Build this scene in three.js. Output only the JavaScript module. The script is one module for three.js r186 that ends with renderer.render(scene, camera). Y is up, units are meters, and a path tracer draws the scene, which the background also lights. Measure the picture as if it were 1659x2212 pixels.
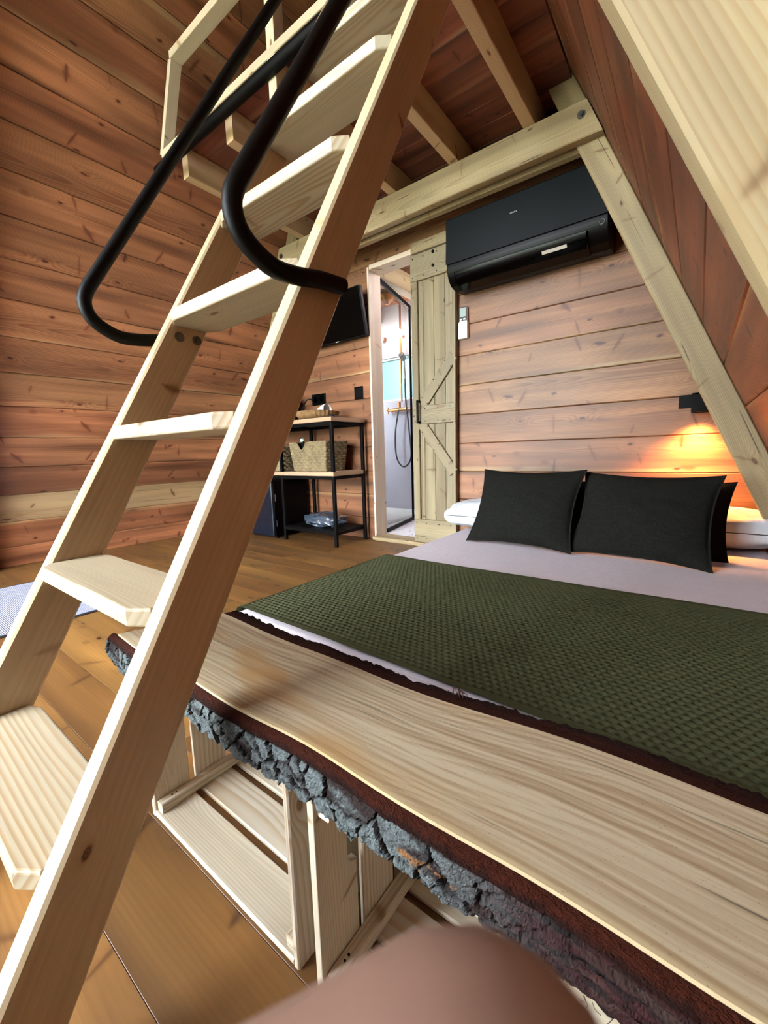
import * as THREE from 'three';
import { mergeGeometries } from 'three/addons/utils/BufferGeometryUtils.js';
import { RoundedBoxGeometry } from 'three/addons/geometries/RoundedBoxGeometry.js';
import { MarchingCubes } from 'three/addons/objects/MarchingCubes.js';

// ---------------------------------------------------------------- camera, sky, exposure
const scene = new THREE.Scene();
const H = 0.68;
const camera = new THREE.PerspectiveCamera(2 * Math.atan(1106 / 892.8) * 180 / Math.PI, 1659 / 2212, 0.004, 60);
camera.position.set(0, H, 0);
camera.rotation.set(-0.14379, 0.650089, -0.028451, 'YXZ');
camera.focus = 1.3;
camera.userData.fStop = 22;
camera.updateMatrixWorld(true);

const SKY = 40;
scene.background = new THREE.Color().setRGB(0.92 * SKY, 1.0 * SKY, 1.06 * SKY);

const renderer = new THREE.WebGLRenderer({ antialias: true });
renderer.toneMapping = THREE.LinearToneMapping;
renderer.toneMappingExposure = 1.0;
renderer.shadowMap.enabled = true;

// warm bedside lamp under its black box
const bedSpot = new THREE.SpotLight(new THREE.Color().setRGB(1, 0.4, 0.105), 9, 0, 0.95, 1, 2);
bedSpot.position.set(0.0, 0.812, -2.448); bedSpot.target.position.set(-0.07, 0.0, -2.49);
bedSpot.castShadow = true; bedSpot.shadow.radius = 1;
scene.add(bedSpot, bedSpot.target);
// ---------------------------------------------------------------- helpers
let _s = 12345;
const rnd = () => { _s = (_s * 1664525 + 1013904223) >>> 0; return _s / 4294967296; };
const rr = (a, b) => a + (b - a) * rnd();
const V = (x, y, z) => new THREE.Vector3(x, y, z);
const clamp = (x, a = 0, b = 1) => Math.min(b, Math.max(a, x));
const sst = (a, b, x) => { const t = clamp((x - a) / (b - a)); return t * t * (3 - 2 * t); };
const mix = (a, b, t) => a + (b - a) * t;

const PERM = (() => { let s = 99; const p = []; for (let i = 0; i < 256; i++) p.push(i); for (let i = 255; i > 0; i--) { s = (s * 1103515245 + 12345) & 0x7fffffff; const j = s % (i + 1); [p[i], p[j]] = [p[j], p[i]]; } return new Uint8Array([...p, ...p]); })();
const wrapi = (a, p) => { a %= p; return a < 0 ? a + p : a; };
function vn(x, y, px = 256, py = 256, seed = 0) {     // periodic value noise, -1..1
  const ix = Math.floor(x), iy = Math.floor(y); let fx = x - ix, fy = y - iy;
  fx = fx * fx * (3 - 2 * fx); fy = fy * fy * (3 - 2 * fy);
  const x0 = wrapi(ix, px), x1 = wrapi(ix + 1, px), y0 = wrapi(iy, py), y1 = wrapi(iy + 1, py);
  const h = (a, b) => PERM[(PERM[(a + seed * 37) & 255] + b + seed * 11) & 255] / 127.5 - 1;
  const a = h(x0, y0), b = h(x1, y0), c = h(x0, y1), d = h(x1, y1);
  return (a + (b - a) * fx) * (1 - fy) + (c + (d - c) * fx) * fy;
}
const fbm = (x, y, px, py, seed, o = 3) => { let s = 0, a = 1, t = 0; for (let i = 0; i < o; i++) { s += a * vn(x, y, px, py, seed + i); t += a; a *= 0.5; x *= 2; y *= 2; px *= 2; py *= 2; } return s / t; };
function v3(x, y, z, seed = 0) {                       // 3-d value noise
  const iz = Math.floor(z); let f = z - iz; f = f * f * (3 - 2 * f);
  return vn(x, y, 256, 256, seed + (iz & 63)) * (1 - f) + vn(x, y, 256, 256, seed + ((iz + 1) & 63)) * f;
}
const hex = (h) => [(h >> 16) & 255, (h >> 8) & 255, h & 255];

function dataTex(w, h, fn, { srgb = true } = {}) {
  const d = new Uint8Array(w * h * 4);
  for (let j = 0; j < h; j++) for (let i = 0; i < w; i++) { const c = fn(i / w, j / h), k = (j * w + i) * 4; d[k] = clamp(c[0], 0, 255); d[k + 1] = clamp(c[1], 0, 255); d[k + 2] = clamp(c[2], 0, 255); d[k + 3] = 255; }
  const t = new THREE.DataTexture(d, w, h); t.wrapS = t.wrapT = THREE.RepeatWrapping; t.magFilter = THREE.LinearFilter; t.minFilter = THREE.LinearFilter;
  if (srgb) t.colorSpace = THREE.SRGBColorSpace; t.needsUpdate = true; return t;
}
// flat-sawn softwood: growth rings bent round knots, pale sapwood streaks, fine fibre
const TW = 0.3, TL = 2.4;
function woodTex({ w = 512, h = 2048, seed = 1, F = 70, early, late, knot = 0x5a2c18, nKnots = 10, sap = null, contrast = 0.75, tone = 0.12, wob = 0.012, knotSize = [0.006, 0.013], star = 0, band = 0, feathers = 0, cracks = 0 }) {
  const E = hex(early), L = hex(late), K = hex(knot), S = sap ? hex(sap) : null;
  let s = seed * 7919 + 17; const r = () => { s = (s * 1664525 + 1013904223) >>> 0; return s / 4294967296; };
  const kn = []; for (let i = 0; i < nKnots; i++) kn.push({ x: 0.02 + r() * (TW - 0.04), y: (i + r() * 0.8) / nKnots * TL, s: knotSize[0] + r() * (knotSize[1] - knotSize[0]), a: (r() - 0.5) * 1.2, b: 1.1 + r() * 1.2 });
  const c0 = 0.09 + r() * 0.12;
  // spike knots and flared branch bases (across the grain), and drying checks (along it)
  const fe = []; for (let i = 0; i < feathers; i++) { const a = (r() - 0.5) * 1.5, l = 0.02 + r() * 0.04; fe.push({ x: 0.02 + r() * (TW - 0.04), y: (i + r() * 0.8) / feathers * TL, c: Math.cos(a), n: Math.sin(a), l, w: 0.003 + r() * 0.006, k: 0.25 + r() * 0.5, q: r() < 0.3 ? 1 : 0 }); }
  const cr = []; for (let i = 0; i < cracks; i++) cr.push({ x: 0.03 + r() * (TW - 0.06), y: (i + r() * 0.8) / cracks * TL, l: 0.03 + r() * 0.12, w: 0.0006 + r() * 0.0012, a: (r() - 0.5) * 0.06 });
  return dataTex(w, h, (u, v) => {
    let x = u * TW, y = v * TL, kd = 0, kr = 9, ring = 0;
    for (const k of kn) {
      let dy = y - k.y; if (dy > TL / 2) dy -= TL; if (dy < -TL / 2) dy += TL;
      const dx = u * TW - k.x; if (Math.abs(dy) > 0.2) continue;
      const ex = dx + dy * k.a * 0.25, d2 = (ex * ex + dy * dy / (k.b * k.b * 2.2)) / (k.s * k.s);
      x -= ex * 0.85 * Math.exp(-d2 / 9); ring += 0.02 * Math.exp(-d2 / 14) * (1 + 0.4 * k.a);
      if (d2 < kr) { kr = d2; kd = k.a; }
    }
    const n1 = fbm(u * 3, v * 4, 3, 4, seed, 3), n2 = vn(u * 8, v * 3, 8, 3, seed + 5), n3 = vn(u * 24, v * 12, 24, 12, seed + 15);
    const t = F * (Math.hypot(x - c0 + n1 * wob, 0.028 + 0.02 * vn(0.5, v * 3, 1, 3, seed + 9)) + ring + n2 * 0.0025 + n3 * 0.0008);
    const f = t - Math.floor(t), lateW = sst(0.25, 0.88, f) * (1 - sst(0.9, 1, f));
    const fib = vn(u * 180, v * 46, 180, 46, seed + 3) * 0.5 + vn(u * 90, v * 9, 90, 9, seed + 4) * 0.5;
    let a = clamp(lateW * contrast * (0.7 + 0.3 * n2) + fib * 0.1);
    let R = mix(E[0], L[0], a), G = mix(E[1], L[1], a), B = mix(E[2], L[2], a);
    if (S) { const q = sst(0.72, 0.86, Math.abs(u - 0.5) * 2 + n1 * 0.16); R = mix(R, S[0], q * 0.8); G = mix(G, S[1], q * 0.8); B = mix(B, S[2], q * 0.8); }
    const br = 1 + tone * fbm(u * 2, v * 5, 2, 5, seed + 21, 2) + fib * 0.05;
    R *= br; G *= br; B *= br;
    if (kr < 7) {
      const halo = Math.exp(-kr * 0.55) * 0.55, core = 1 - sst(0.55, 1.15, kr + 0.25 * n3);
      R = mix(R, L[0] * 0.85, halo); G = mix(G, L[1] * 0.8, halo); B = mix(B, L[2] * 0.78, halo);
      const q = core * (0.7 + 0.3 * Math.sin(Math.sqrt(kr) * 14)); R = mix(R, K[0], q); G = mix(G, K[1], q); B = mix(B, K[2], q);
    }
    if (band) { const q = fbm(u * 7 + n1 * 0.5, v * 3, 7, 3, seed + 41, 3) * band; R *= 1 + q; G *= 1 + q * 1.1; B *= 1 + q * 1.15; }
    for (const e of fe) {
      let dy = v * TL - e.y; if (dy > TL / 2) dy -= TL; if (dy < -TL / 2) dy += TL; if (Math.abs(dy) > 0.08) continue;
      const dx = u * TW - e.x + n3 * 0.0015, al = (dx * e.c + dy * e.n) / e.l, ac = (-dx * e.n + dy * e.c) / (e.w * (1.2 - Math.min(1, Math.abs(al)) * 0.8) * (1 + 0.5 * n3)); if (Math.abs(al) > 1.2) continue;
      const q = e.k * Math.exp(-ac * ac) * (1 - sst(0.7, 1.1, Math.abs(al))), hal = e.k * 0.35 * Math.exp(-ac * ac / 9) * (1 - sst(0.8, 1.2, Math.abs(al)));
      const D = e.q ? K : [L[0] * 0.72, L[1] * 0.62, L[2] * 0.56]; R = mix(R, L[0], hal); G = mix(G, L[1], hal); B = mix(B, L[2], hal); R = mix(R, D[0], q); G = mix(G, D[1], q); B = mix(B, D[2], q);
    }
    for (const e of cr) { let dy = v * TL - e.y; if (dy > TL / 2) dy -= TL; if (dy < -TL / 2) dy += TL; if (Math.abs(dy) > e.l) continue; const q = (1 - sst(0.5, 1, Math.abs(dy) / e.l)) * Math.exp(-(((u * TW - e.x - dy * e.a - n3 * 0.0012) / e.w) ** 2)) * 0.75; R = mix(R, 52, q); G = mix(G, 34, q); B = mix(B, 18, q); }
    if (star) { const q = sst(0.55, 0.8, fbm(u * 5, v * 14, 5, 14, seed + 31, 3)) * star; R = mix(R, L[0] * 0.7, q); G = mix(G, L[1] * 0.62, q); B = mix(B, L[2] * 0.6, q); }
    return [R, G, B];
  });
}
const T = {
  wallA: woodTex({ seed: 3, F: 150, early: 0xcb9f7c, late: 0x9c6446, knot: 0x4c2218, nKnots: 5, sap: 0xe0c6a0, star: 0.3, tone: 0.2, contrast: 0.75, knotSize: [0.005, 0.01], band: 0.3, feathers: 8 }),
  wallB: woodTex({ seed: 8, F: 200, early: 0xc69676, late: 0x92593f, knot: 0x451f16, nKnots: 7, sap: 0xdcc09a, star: 0.4, tone: 0.22, contrast: 0.7, knotSize: [0.004, 0.008], band: 0.36, feathers: 10 }),
  pineA: woodTex({ seed: 14, F: 125, early: 0xece4d2, late: 0xc4a276, knot: 0x7a5230, nKnots: 4, contrast: 0.8, tone: 0.06, knotSize: [0.004, 0.008], band: 0.07, feathers: 5 }),
  pineB: woodTex({ seed: 23, F: 240, early: 0xe8dfca, late: 0xcab08a, knot: 0x6b4a2c, nKnots: 5, contrast: 0.6, tone: 0.06, knotSize: [0.004, 0.007], band: 0.08, feathers: 4 }),
  ladder: woodTex({ seed: 77, w: 256, F: 110, early: 0xe6dcc6, late: 0xd3bd98, knot: 0x5a3018, nKnots: 3, contrast: 0.4, tone: 0.06, knotSize: [0.004, 0.007], band: 0.05, feathers: 7 }),
  beam: woodTex({ seed: 52, F: 160, early: 0xe8dec4, late: 0xc9ad80, knot: 0x6e4d2c, nKnots: 6, contrast: 0.6, tone: 0.1, knotSize: [0.004, 0.008], band: 0.16, feathers: 12, cracks: 14 }),
  floor: woodTex({ seed: 31, F: 130, early: 0xb8925c, late: 0x94703f, knot: 0x3a2213, nKnots: 13, contrast: 0.28, tone: 0.2, knotSize: [0.004, 0.008], star: 0.35, band: 0.22, feathers: 12 }),
};
const phys = (o) => new THREE.MeshPhysicalMaterial(o);
const std = (o) => new THREE.MeshStandardMaterial(o);
const C = (r, g, b) => new THREE.Color().setRGB(r, g, b);
const sC = (h) => new THREE.Color(h);
const wood = (t, tint, rough = 0.55) => std({ map: t, color: tint, roughness: rough });
const tints = (t, base, n, spread, rough) => Array.from({ length: n }, (_, i) => { const k = 1 + spread * ((i / (n - 1)) * 2 - 1), w = 1 + 0.05 * Math.sin(i * 2.3); return wood(t, C(base[0] * k, base[1] * k * (2 - w), base[2] * k * (2 - w)), rough); });
const M = {
  wall: [...tints(T.wallA, [0.48, 0.375, 0.295], 4, 0.2, 0.5), ...tints(T.wallB, [0.52, 0.395, 0.305], 4, 0.22, 0.5)],
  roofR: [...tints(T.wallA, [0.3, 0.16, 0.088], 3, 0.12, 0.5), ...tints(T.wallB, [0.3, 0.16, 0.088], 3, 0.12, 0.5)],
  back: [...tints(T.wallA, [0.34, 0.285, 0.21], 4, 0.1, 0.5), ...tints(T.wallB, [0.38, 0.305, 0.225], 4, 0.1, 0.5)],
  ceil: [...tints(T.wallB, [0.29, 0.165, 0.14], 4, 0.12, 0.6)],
  floor: tints(T.floor, [0.35, 0.27, 0.185], 6, 0.14, 0.48),
  beam: wood(T.beam, C(0.4, 0.345, 0.245)), beam2: wood(T.beam, C(0.37, 0.315, 0.225)),
  ladder: wood(T.ladder, C(0.6, 0.52, 0.4), 0.5), tread: wood(T.pineA, C(0.5, 0.465, 0.4), 0.5), tread2: wood(T.pineB, C(0.5, 0.47, 0.41), 0.5),
  palePlank: wood(T.beam, C(0.5, 0.38, 0.27), 0.5), joist: wood(T.pineB, C(0.6, 0.47, 0.34)), shelf: wood(T.pineB, C(0.5, 0.37, 0.29)),
  crate: [wood(T.pineB, C(0.66, 0.65, 0.64), 0.6), wood(T.pineA, C(0.64, 0.63, 0.63), 0.6)],
  door: [wood(T.pineA, C(0.26, 0.235, 0.165)), wood(T.beam, C(0.27, 0.245, 0.18)), wood(T.beam, C(0.25, 0.22, 0.155))],
  rail: wood(T.pineB, C(0.66, 0.6, 0.52)),
  jamb: wood(T.pineB, C(0.86, 0.8, 0.78)),
  dark: phys({ color: 0x1a0f09, roughness: 0.95, specularIntensity: 0.1 }),
  black: phys({ color: 0x040404, roughness: 0.5, specularIntensity: 0.25 }),
  blackSatin: phys({ color: 0x030303, roughness: 0.35, specularIntensity: 0.22 }),
  blackGloss: phys({ color: 0x020202, roughness: 0.15, specularIntensity: 0.2 }),
  steel: std({ color: 0x77746f, roughness: 0.35, metalness: 0.9 }),
  copper: std({ color: 0xb0703c, roughness: 0.28, metalness: 0.9 }),
  white: std({ color: 0xe9e9e6, roughness: 0.5 }),
};
const names = new Map();
function numbered(n, parent = scene) { const k = parent.uuid + n, c = names.get(k) ?? 0; names.set(k, c + 1); return c ? n + '_' + String(c).padStart(3, '0') : n; }
function shade(o) { o.traverse((m) => { if (m.isMesh) { m.castShadow = m.receiveShadow = true; } }); return o; }
function mesh(name, g, m, parent = scene) { const o = new THREE.Mesh(g, m); o.name = numbered(name, parent); o.castShadow = o.receiveShadow = true; parent.add(o); return o; }
function group(name, parent = scene, p) { const o = new THREE.Group(); o.name = numbered(name, parent); if (p) o.position.set(...p); parent.add(o); return o; }
function tag(o, label, category, grp) { o.userData.label = label; o.userData.category = category; if (grp) o.userData.group = grp; return o; }
const structure = (o) => { o.userData.kind = 'structure'; return o; };

// a chamfered timber: length along x, width along y, thickness along z; uv in metres of the wood texture; ends may be slanted by k*y
function bar(L, W, Th, ch = 0.003, { s0 = 0, s1 = 0, uo = null, vo = null, uw = TW, ul = TL } = {}) {
  const a = W / 2, b = Th / 2, p = [], n = [], uv = [];
  const P = [[-a + ch, -b], [a - ch, -b], [a, -b + ch], [a, b - ch], [a - ch, b], [-a + ch, b], [-a, b - ch], [-a, -b + ch]];
  const span = W / uw, u1 = uo ?? rnd() * Math.max(0.02, 0.98 - span), u2 = rnd() * 0.8, v0 = vo ?? rnd();
  const xe = (y, e) => e ? L / 2 + s1 * y : -L / 2 + s0 * y;
  const put = (q, nn, t) => { p.push(...q); n.push(...nn); uv.push(...t); };
  for (let i = 0; i < 8; i++) {
    const A = P[i], B = P[(i + 1) % 8], d = [B[0] - A[0], B[1] - A[1]], l = Math.hypot(...d), nn = [0, d[1] / l, -d[0] / l];
    const wide = i === 0 || i === 4, U = (q) => wide ? u1 + (q[0] + a) / uw : (i === 2 || i === 6) ? u2 + (q[1] + b) / uw : (q[1] > 0 ? u1 : u1) + (q[0] > 0 ? span : 0) * 0.98;
    const c = [[A, 0], [B, 0], [B, 1], [A, 0], [B, 1], [A, 1]];
    for (const [q, e] of c) { const x = xe(q[0], e); put([x, q[0], q[1]], nn, [U(q), v0 + (x + L / 2) / ul]); }
  }
  for (const e of [0, 1]) {
    const nn = [e ? 1 : -1, 0, 0];
    for (let i = 1; i < 7; i++) { const tri = e ? [0, i, i + 1] : [0, i + 1, i]; for (const k of tri) put([xe(P[k][0], e), ...P[k]], nn, [u2 + P[k][1] / uw * 0.6, v0 + 0.3 + P[k][0] / ul * 0.4]); }
  }
  const g = new THREE.BufferGeometry();
  g.setAttribute('position', new THREE.Float32BufferAttribute(p, 3)); g.setAttribute('normal', new THREE.Float32BufferAttribute(n, 3)); g.setAttribute('uv', new THREE.Float32BufferAttribute(uv, 2));
  return g;
}
function orient(o, P, X, Y) {
  const x = X.clone().normalize(), z = x.clone().cross(Y).normalize(), y = z.clone().cross(x);
  o.quaternion.setFromRotationMatrix(new THREE.Matrix4().makeBasis(x, y, z)); o.position.copy(P); return o;
}
function timber(name, parent, m, P0, P1, Ydir, W, Th, ch = 0.003, opt) {
  const o = mesh(name, bar(P0.distanceTo(P1), W, Th, ch, opt), m, parent);
  return orient(o, P0.clone().add(P1).multiplyScalar(0.5), P1.clone().sub(P0), Ydir);
}
// axis-aligned board between two corners, grain along the given axis
function board(name, parent, m, a, b, axis = 'x', ch = 0.003, opt) {
  const c = [0, 1, 2].map((i) => (a[i] + b[i]) / 2), d = [0, 1, 2].map((i) => Math.abs(a[i] - b[i])), X = V(1, 0, 0), Y = V(0, 1, 0), Z = V(0, 0, 1);
  const [L, D] = { x: [0, X], y: [1, Y], z: [2, Z] }[axis], rest = [0, 1, 2].filter((i) => i !== L).sort((p, q) => d[q] - d[p]);
  const o = mesh(name, bar(d[L], d[rest[0]], d[rest[1]], Math.min(ch, d[rest[1]] * 0.35), opt), m, parent);
  return orient(o, V(...c), D, [X, Y, Z][rest[0]]);
}
const pick = (a) => a[Math.floor(rnd() * a.length)];
function box(a, b) { const g = new THREE.BoxGeometry(Math.abs(a[0] - b[0]), Math.abs(a[1] - b[1]), Math.abs(a[2] - b[2])); g.translate((a[0] + b[0]) / 2, (a[1] + b[1]) / 2, (a[2] + b[2]) / 2); return g; }
function rbox(a, b, r = 0.004, seg = 2) { const d = [0, 1, 2].map((i) => Math.abs(a[i] - b[i])); const g = new RoundedBoxGeometry(d[0], d[1], d[2], seg, Math.min(r, Math.min(...d) / 2.01)); g.translate((a[0] + b[0]) / 2, (a[1] + b[1]) / 2, (a[2] + b[2]) / 2); return g; }
function tube(pts, r, seg = 64, rad = 12) { return new THREE.TubeGeometry(new THREE.CatmullRomCurve3(pts.map((p) => p.isVector3 ? p : V(...p)), false, 'catmullrom', 0.5), seg, r, rad, false); }
function cyl(p0, p1, r, seg = 20, r2 = r) { const a = V(...p0), b = V(...p1), g = new THREE.CylinderGeometry(r2, r, a.distanceTo(b), seg); g.applyQuaternion(new THREE.Quaternion().setFromUnitVectors(V(0, 1, 0), b.clone().sub(a).normalize())); const c = a.add(b).multiplyScalar(0.5); g.translate(c.x, c.y, c.z); return g; }

// ---------------------------------------------------------------- the A-frame shell
const xl = (y) => -3.586 + 0.4566 * y, xr = (y) => 0.513 - 0.4566 * y, yTop = 4.489;
const ZB = -2.523, ZF = 1.45;
const yb = (i) => 2.378 - 0.1726 * i;
{ // left and right roof slopes: planks along z, each its own piece
  for (const side of [-1, 1]) {
    const w = structure(group(side < 0 ? 'wall_left' : 'wall_right'));
    const X = V(0, 0, side < 0 ? 1 : -1), U = V(side * 0.41535, -0.90966, 0), N = V(-side * 0.90966, -0.41535, 0);
    for (let i = -12; i < 14; i++) {
      const y = (yb(i) + yb(i + 1)) / 2, x = side < 0 ? xl(y) : xr(y);
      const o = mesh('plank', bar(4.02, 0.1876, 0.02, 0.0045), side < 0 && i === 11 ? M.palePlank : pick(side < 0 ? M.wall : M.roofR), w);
      orient(o, V(x, y, (ZB + ZF) / 2 - 0.02).addScaledVector(N, -0.01), X, U);
    }
    const o = mesh('backing', new THREE.BoxGeometry(4.3, 5.2, 0.06), M.dark, w);
    orient(o, V(side < 0 ? xl(2.2) : xr(2.2), 2.2, (ZB + ZF) / 2 - 0.02).addScaledVector(N, -0.052), X, U);
  }
}
const DX0 = -1.985, DX1 = -1.31, DY = 1.985;
{ // back wall: horizontal planks, cut by the doorway
  const w = structure(group('wall_back'));
  for (let k = -3; k < 21; k++) {
    const y0 = 0.539 + 0.1845 * k, y1 = y0 + 0.1835, ym = (y0 + y1) / 2; if (y1 > yTop - 0.1) break;
    const put = (x0, x1, s0, s1) => { const o = mesh('plank', bar(x1 - x0, y1 - y0, 0.02, 0.004, { s0, s1 }), pick(M.back), w); orient(o, V((x0 + x1) / 2, ym, ZB - 0.01), V(1, 0, 0), V(0, 1, 0)); };
    if (y0 < DY - 0.06) { put(xl(ym) + 0.002, DX0, 0.4566, 0); put(DX1, xr(ym) - 0.002, 0, -0.4566); }
    else put(xl(ym) + 0.002, xr(ym) - 0.002, 0.4566, -0.4566);
  }
  const s = new THREE.Shape([new THREE.Vector2(xl(-0.1), -0.1), new THREE.Vector2(xr(-0.1), -0.1), new THREE.Vector2(-1.5365, yTop + 0.1)]);
  s.holes.push(new THREE.Path([new THREE.Vector2(DX0, 0), new THREE.Vector2(DX0, DY), new THREE.Vector2(DX1, DY), new THREE.Vector2(DX1, 0)]));
  const g = new THREE.ExtrudeGeometry(s, { depth: 0.06, bevelEnabled: false }); g.translate(0, 0, ZB - 0.082);
  mesh('backing', g, M.dark, w);
}
{ // floor boards along x
  const w = structure(group('floor'));
  for (let k = -12; k < 18; k++) {
    const z1 = -0.149 - 0.132 * k, z0 = z1 - 0.1314; if (z0 < -2.62 || z1 > 1.5) continue;
    let x = -3.62; const cut = [-3.62, -3.62 + rr(0.7, 1.7)]; while (cut.at(-1) < 0.56) cut.push(Math.min(0.58, cut.at(-1) + rr(1.3, 2.3)));
    for (let j = 0; j + 1 < cut.length; j++) { x = cut[j]; board('plank', w, pick(M.floor), [x, -0.02, z0], [cut[j + 1] - 0.001, 0, z1], 'x', 0.0005); }
  }
  mesh('subfloor', box([-3.8, -0.12, -2.66], [0.75, -0.021, 1.6]), M.dark, w);
}
{ // front gable behind the camera: tall glazing on its left side lets the daylight in
  const w = structure(group('wall_front'));
  const s = new THREE.Shape([new THREE.Vector2(xl(-0.1), -0.1), new THREE.Vector2(xr(-0.1), -0.1), new THREE.Vector2(-1.5365, yTop + 0.1)]);
  const hole = (pts) => s.holes.push(new THREE.Path(pts.map((p) => new THREE.Vector2(...p))));
  hole([[-3.1, 0.05], [-2.6, 2.05], [-1.0, 2.05], [-1.0, 0.05]]);
  hole([[-2.45, 2.17], [-1.95, 3.2], [-1.4, 3.2], [-1.0, 2.17]]);
  const g = new THREE.ExtrudeGeometry(s, { depth: 0.08, bevelEnabled: false }); g.translate(0, 0, ZF);
  mesh('gable', g, wood(T.wallA, C(0.25, 0.2, 0.17)), w);
  const win = structure(group('window_1'));
  for (const x of [-2.02, -1.3]) board('mullion', win, M.beam, [x - 0.03, 0.05, ZF + 0.01], [x + 0.03, 2.05, ZF + 0.07], 'y');
  board('mullion', win, M.beam, [-1.56, 2.17, ZF + 0.01], [-1.5, 3.2, ZF + 0.07], 'y');
  const glass = new THREE.MeshPhysicalMaterial({ color: 0xffffff, transmission: 1, thickness: 0, roughness: 0, ior: 1.45 });
  const pane = (pts) => { const q = new THREE.ShapeGeometry(new THREE.Shape(pts.map((p) => new THREE.Vector2(...p)))); q.translate(0, 0, ZF + 0.04); mesh('pane', q, glass, win); };
  pane([[-3.1, 0.05], [-2.6, 2.05], [-1.0, 2.05], [-1.0, 0.05]]);
  pane([[-2.45, 2.17], [-1.95, 3.2], [-1.4, 3.2], [-1.0, 2.17]]);
}
{ // ground outside
  const g = new THREE.PlaneGeometry(60, 60); g.rotateX(-Math.PI / 2); g.translate(0, -0.14, 0);
  structure(mesh('ground', g, std({ color: 0x8a8f78, roughness: 1 })));
}

// ---------------------------------------------------------------- timber frame and loft
function rafter(side, z0, z1, label) {
  const t = tag(group('rafter', scene, [side < 0 ? xl(0) : xr(0), 0, (z0 + z1) / 2]), label, 'rafter');
  const U = V(side * -0.41535, 0.90966, 0), N = V(-side * 0.90966, -0.41535, 0), W = 0.107;
  const o = mesh('timber', bar(4.85, W, Math.abs(z1 - z0), 0.004, { s0: 0.45, s1: -0.45, uo: 0.62 }), M.beam, t);
  const P = V(0, 0, 0).addScaledVector(U, 2.45).addScaledVector(N, W / 2 + 0.0015);
  orient(o, P, U, side < 0 ? N : N.clone().negate());
  return t;
}
rafter(1, -2.29, -2.25, 'pale knotty slanted rafter beside the bedhead, just in front of the back wall');
rafter(1, -0.478, -0.426, 'bright slanted rafter close to the camera, crossing the top right corner of the photo');
rafter(-1, -2.29, -2.25, 'slanted rafter against the left wall, almost hidden behind the ladder');
rafter(-1, -0.478, -0.426, 'slanted rafter on the left wall at the edge of the rug');

function collar(z0, z1, label, bolts) {
  const t = tag(group('collar_beam', scene, [-1.5365, 2.04, (z0 + z1) / 2]), label, 'beam');
  const y0 = 2.04, y1 = 2.194, ym = (y0 + y1) / 2;
  const o = mesh('timber', bar(xr(ym) - xl(ym) - 0.01, y1 - y0, Math.abs(z1 - z0), 0.004, { s0: 0.4566, s1: -0.4566 }), M.beam, t); o.position.set(0, ym - 2.04, 0);
  if (bolts) for (const x of [-0.512, -2.56]) {
    const b = mesh('bolt', mergeGeometries([cyl([0, 0, 0], [0, 0, 0.003], 0.017, 24).toNonIndexed(), cyl([0, 0, 0], [0, 0, 0.011], 0.011, 6).toNonIndexed()]), M.steel, t);
    b.position.set(x + 1.5365, 0.095, 0.0255);
  }
}
collar(-2.25, -2.2, 'thick pale collar beam with a bolt at its right end, above the air conditioner', true);
collar(-2.335, -2.291, 'second pale collar beam running behind the bolted one, right above the air conditioner', false);

const JX = [-2.365, -1.95, -1.576, -1.171, -0.773], JL = ['leftmost loft joist, its cut end above the ladder near the left wall', 'second loft joist from the left wall, its cut end under the rail', 'third loft joist, mostly hidden behind the ladder treads', 'loft joist just right of the ladder, meeting the middle of the collar beam', 'loft joist nearest the right slope, meeting the collar beam left of its bolt'];
JX.forEach((x, i) => {
  const o = tag(mesh('loft_joist', bar(1.14, 0.142, 0.056, 0.003), M.joist), JL[i], 'joist');
  orient(o, V(x + 0.028, 2.266, (-1.37 - 2.515) / 2), V(0, 0, -1), V(0, 1, 0));
});
{ // loft floor seen from below = the ceiling
  const w = structure(group('ceiling'));
  for (let k = 0; k < 9; k++) { const z1 = -1.365 - 0.1285 * k, z0 = z1 - 0.127; board('plank', w, pick(M.ceil), [xl(2.35) + 0.01, 2.338, z0], [xr(2.35) - 0.01, 2.36, z1], 'x', 0.002); }
}
{ // loft guard rail
  const t = tag(group('loft_guard_rail', scene, [-1.5, 2.3, -1.33]), 'pale timber guard rail frame along the loft edge at the top left', 'railing');
  const z = 0, D = 0.062, U = V(0.41535, 0.90966, 0);
  const p = (x, y) => V(x + 1.5, y - 2.3, z);
  timber('bottom_rail', t, M.rail, p(-2.44, 2.318), p(-0.99, 2.318), V(0, 1, 0), 0.034, D, 0.002);
  timber('top_rail', t, M.rail, p(-2.275, 2.705), p(-0.95, 2.705), V(0, 1, 0), 0.036, D, 0.002);
  timber('end_post', t, M.rail, p(-2.447, 2.32), p(-2.28, 2.69), V(0.90966, -0.41535, 0), 0.03, D - 0.004, 0.002);
  timber('baluster', t, M.rail, p(-1.507, 2.142), p(-1.507, 2.69), V(1, 0, 0), 0.05, D - 0.006, 0.002);
}
{
  const g = mergeGeometries([cyl([-2.468, 2.24, -1.287], [-0.46, 2.24, -1.287], 0.024, 24)]);
  tag(mesh('hook_bar', g, M.black), 'black round steel bar under the loft guard rail that holds the ladder', 'bar');
}

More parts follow.
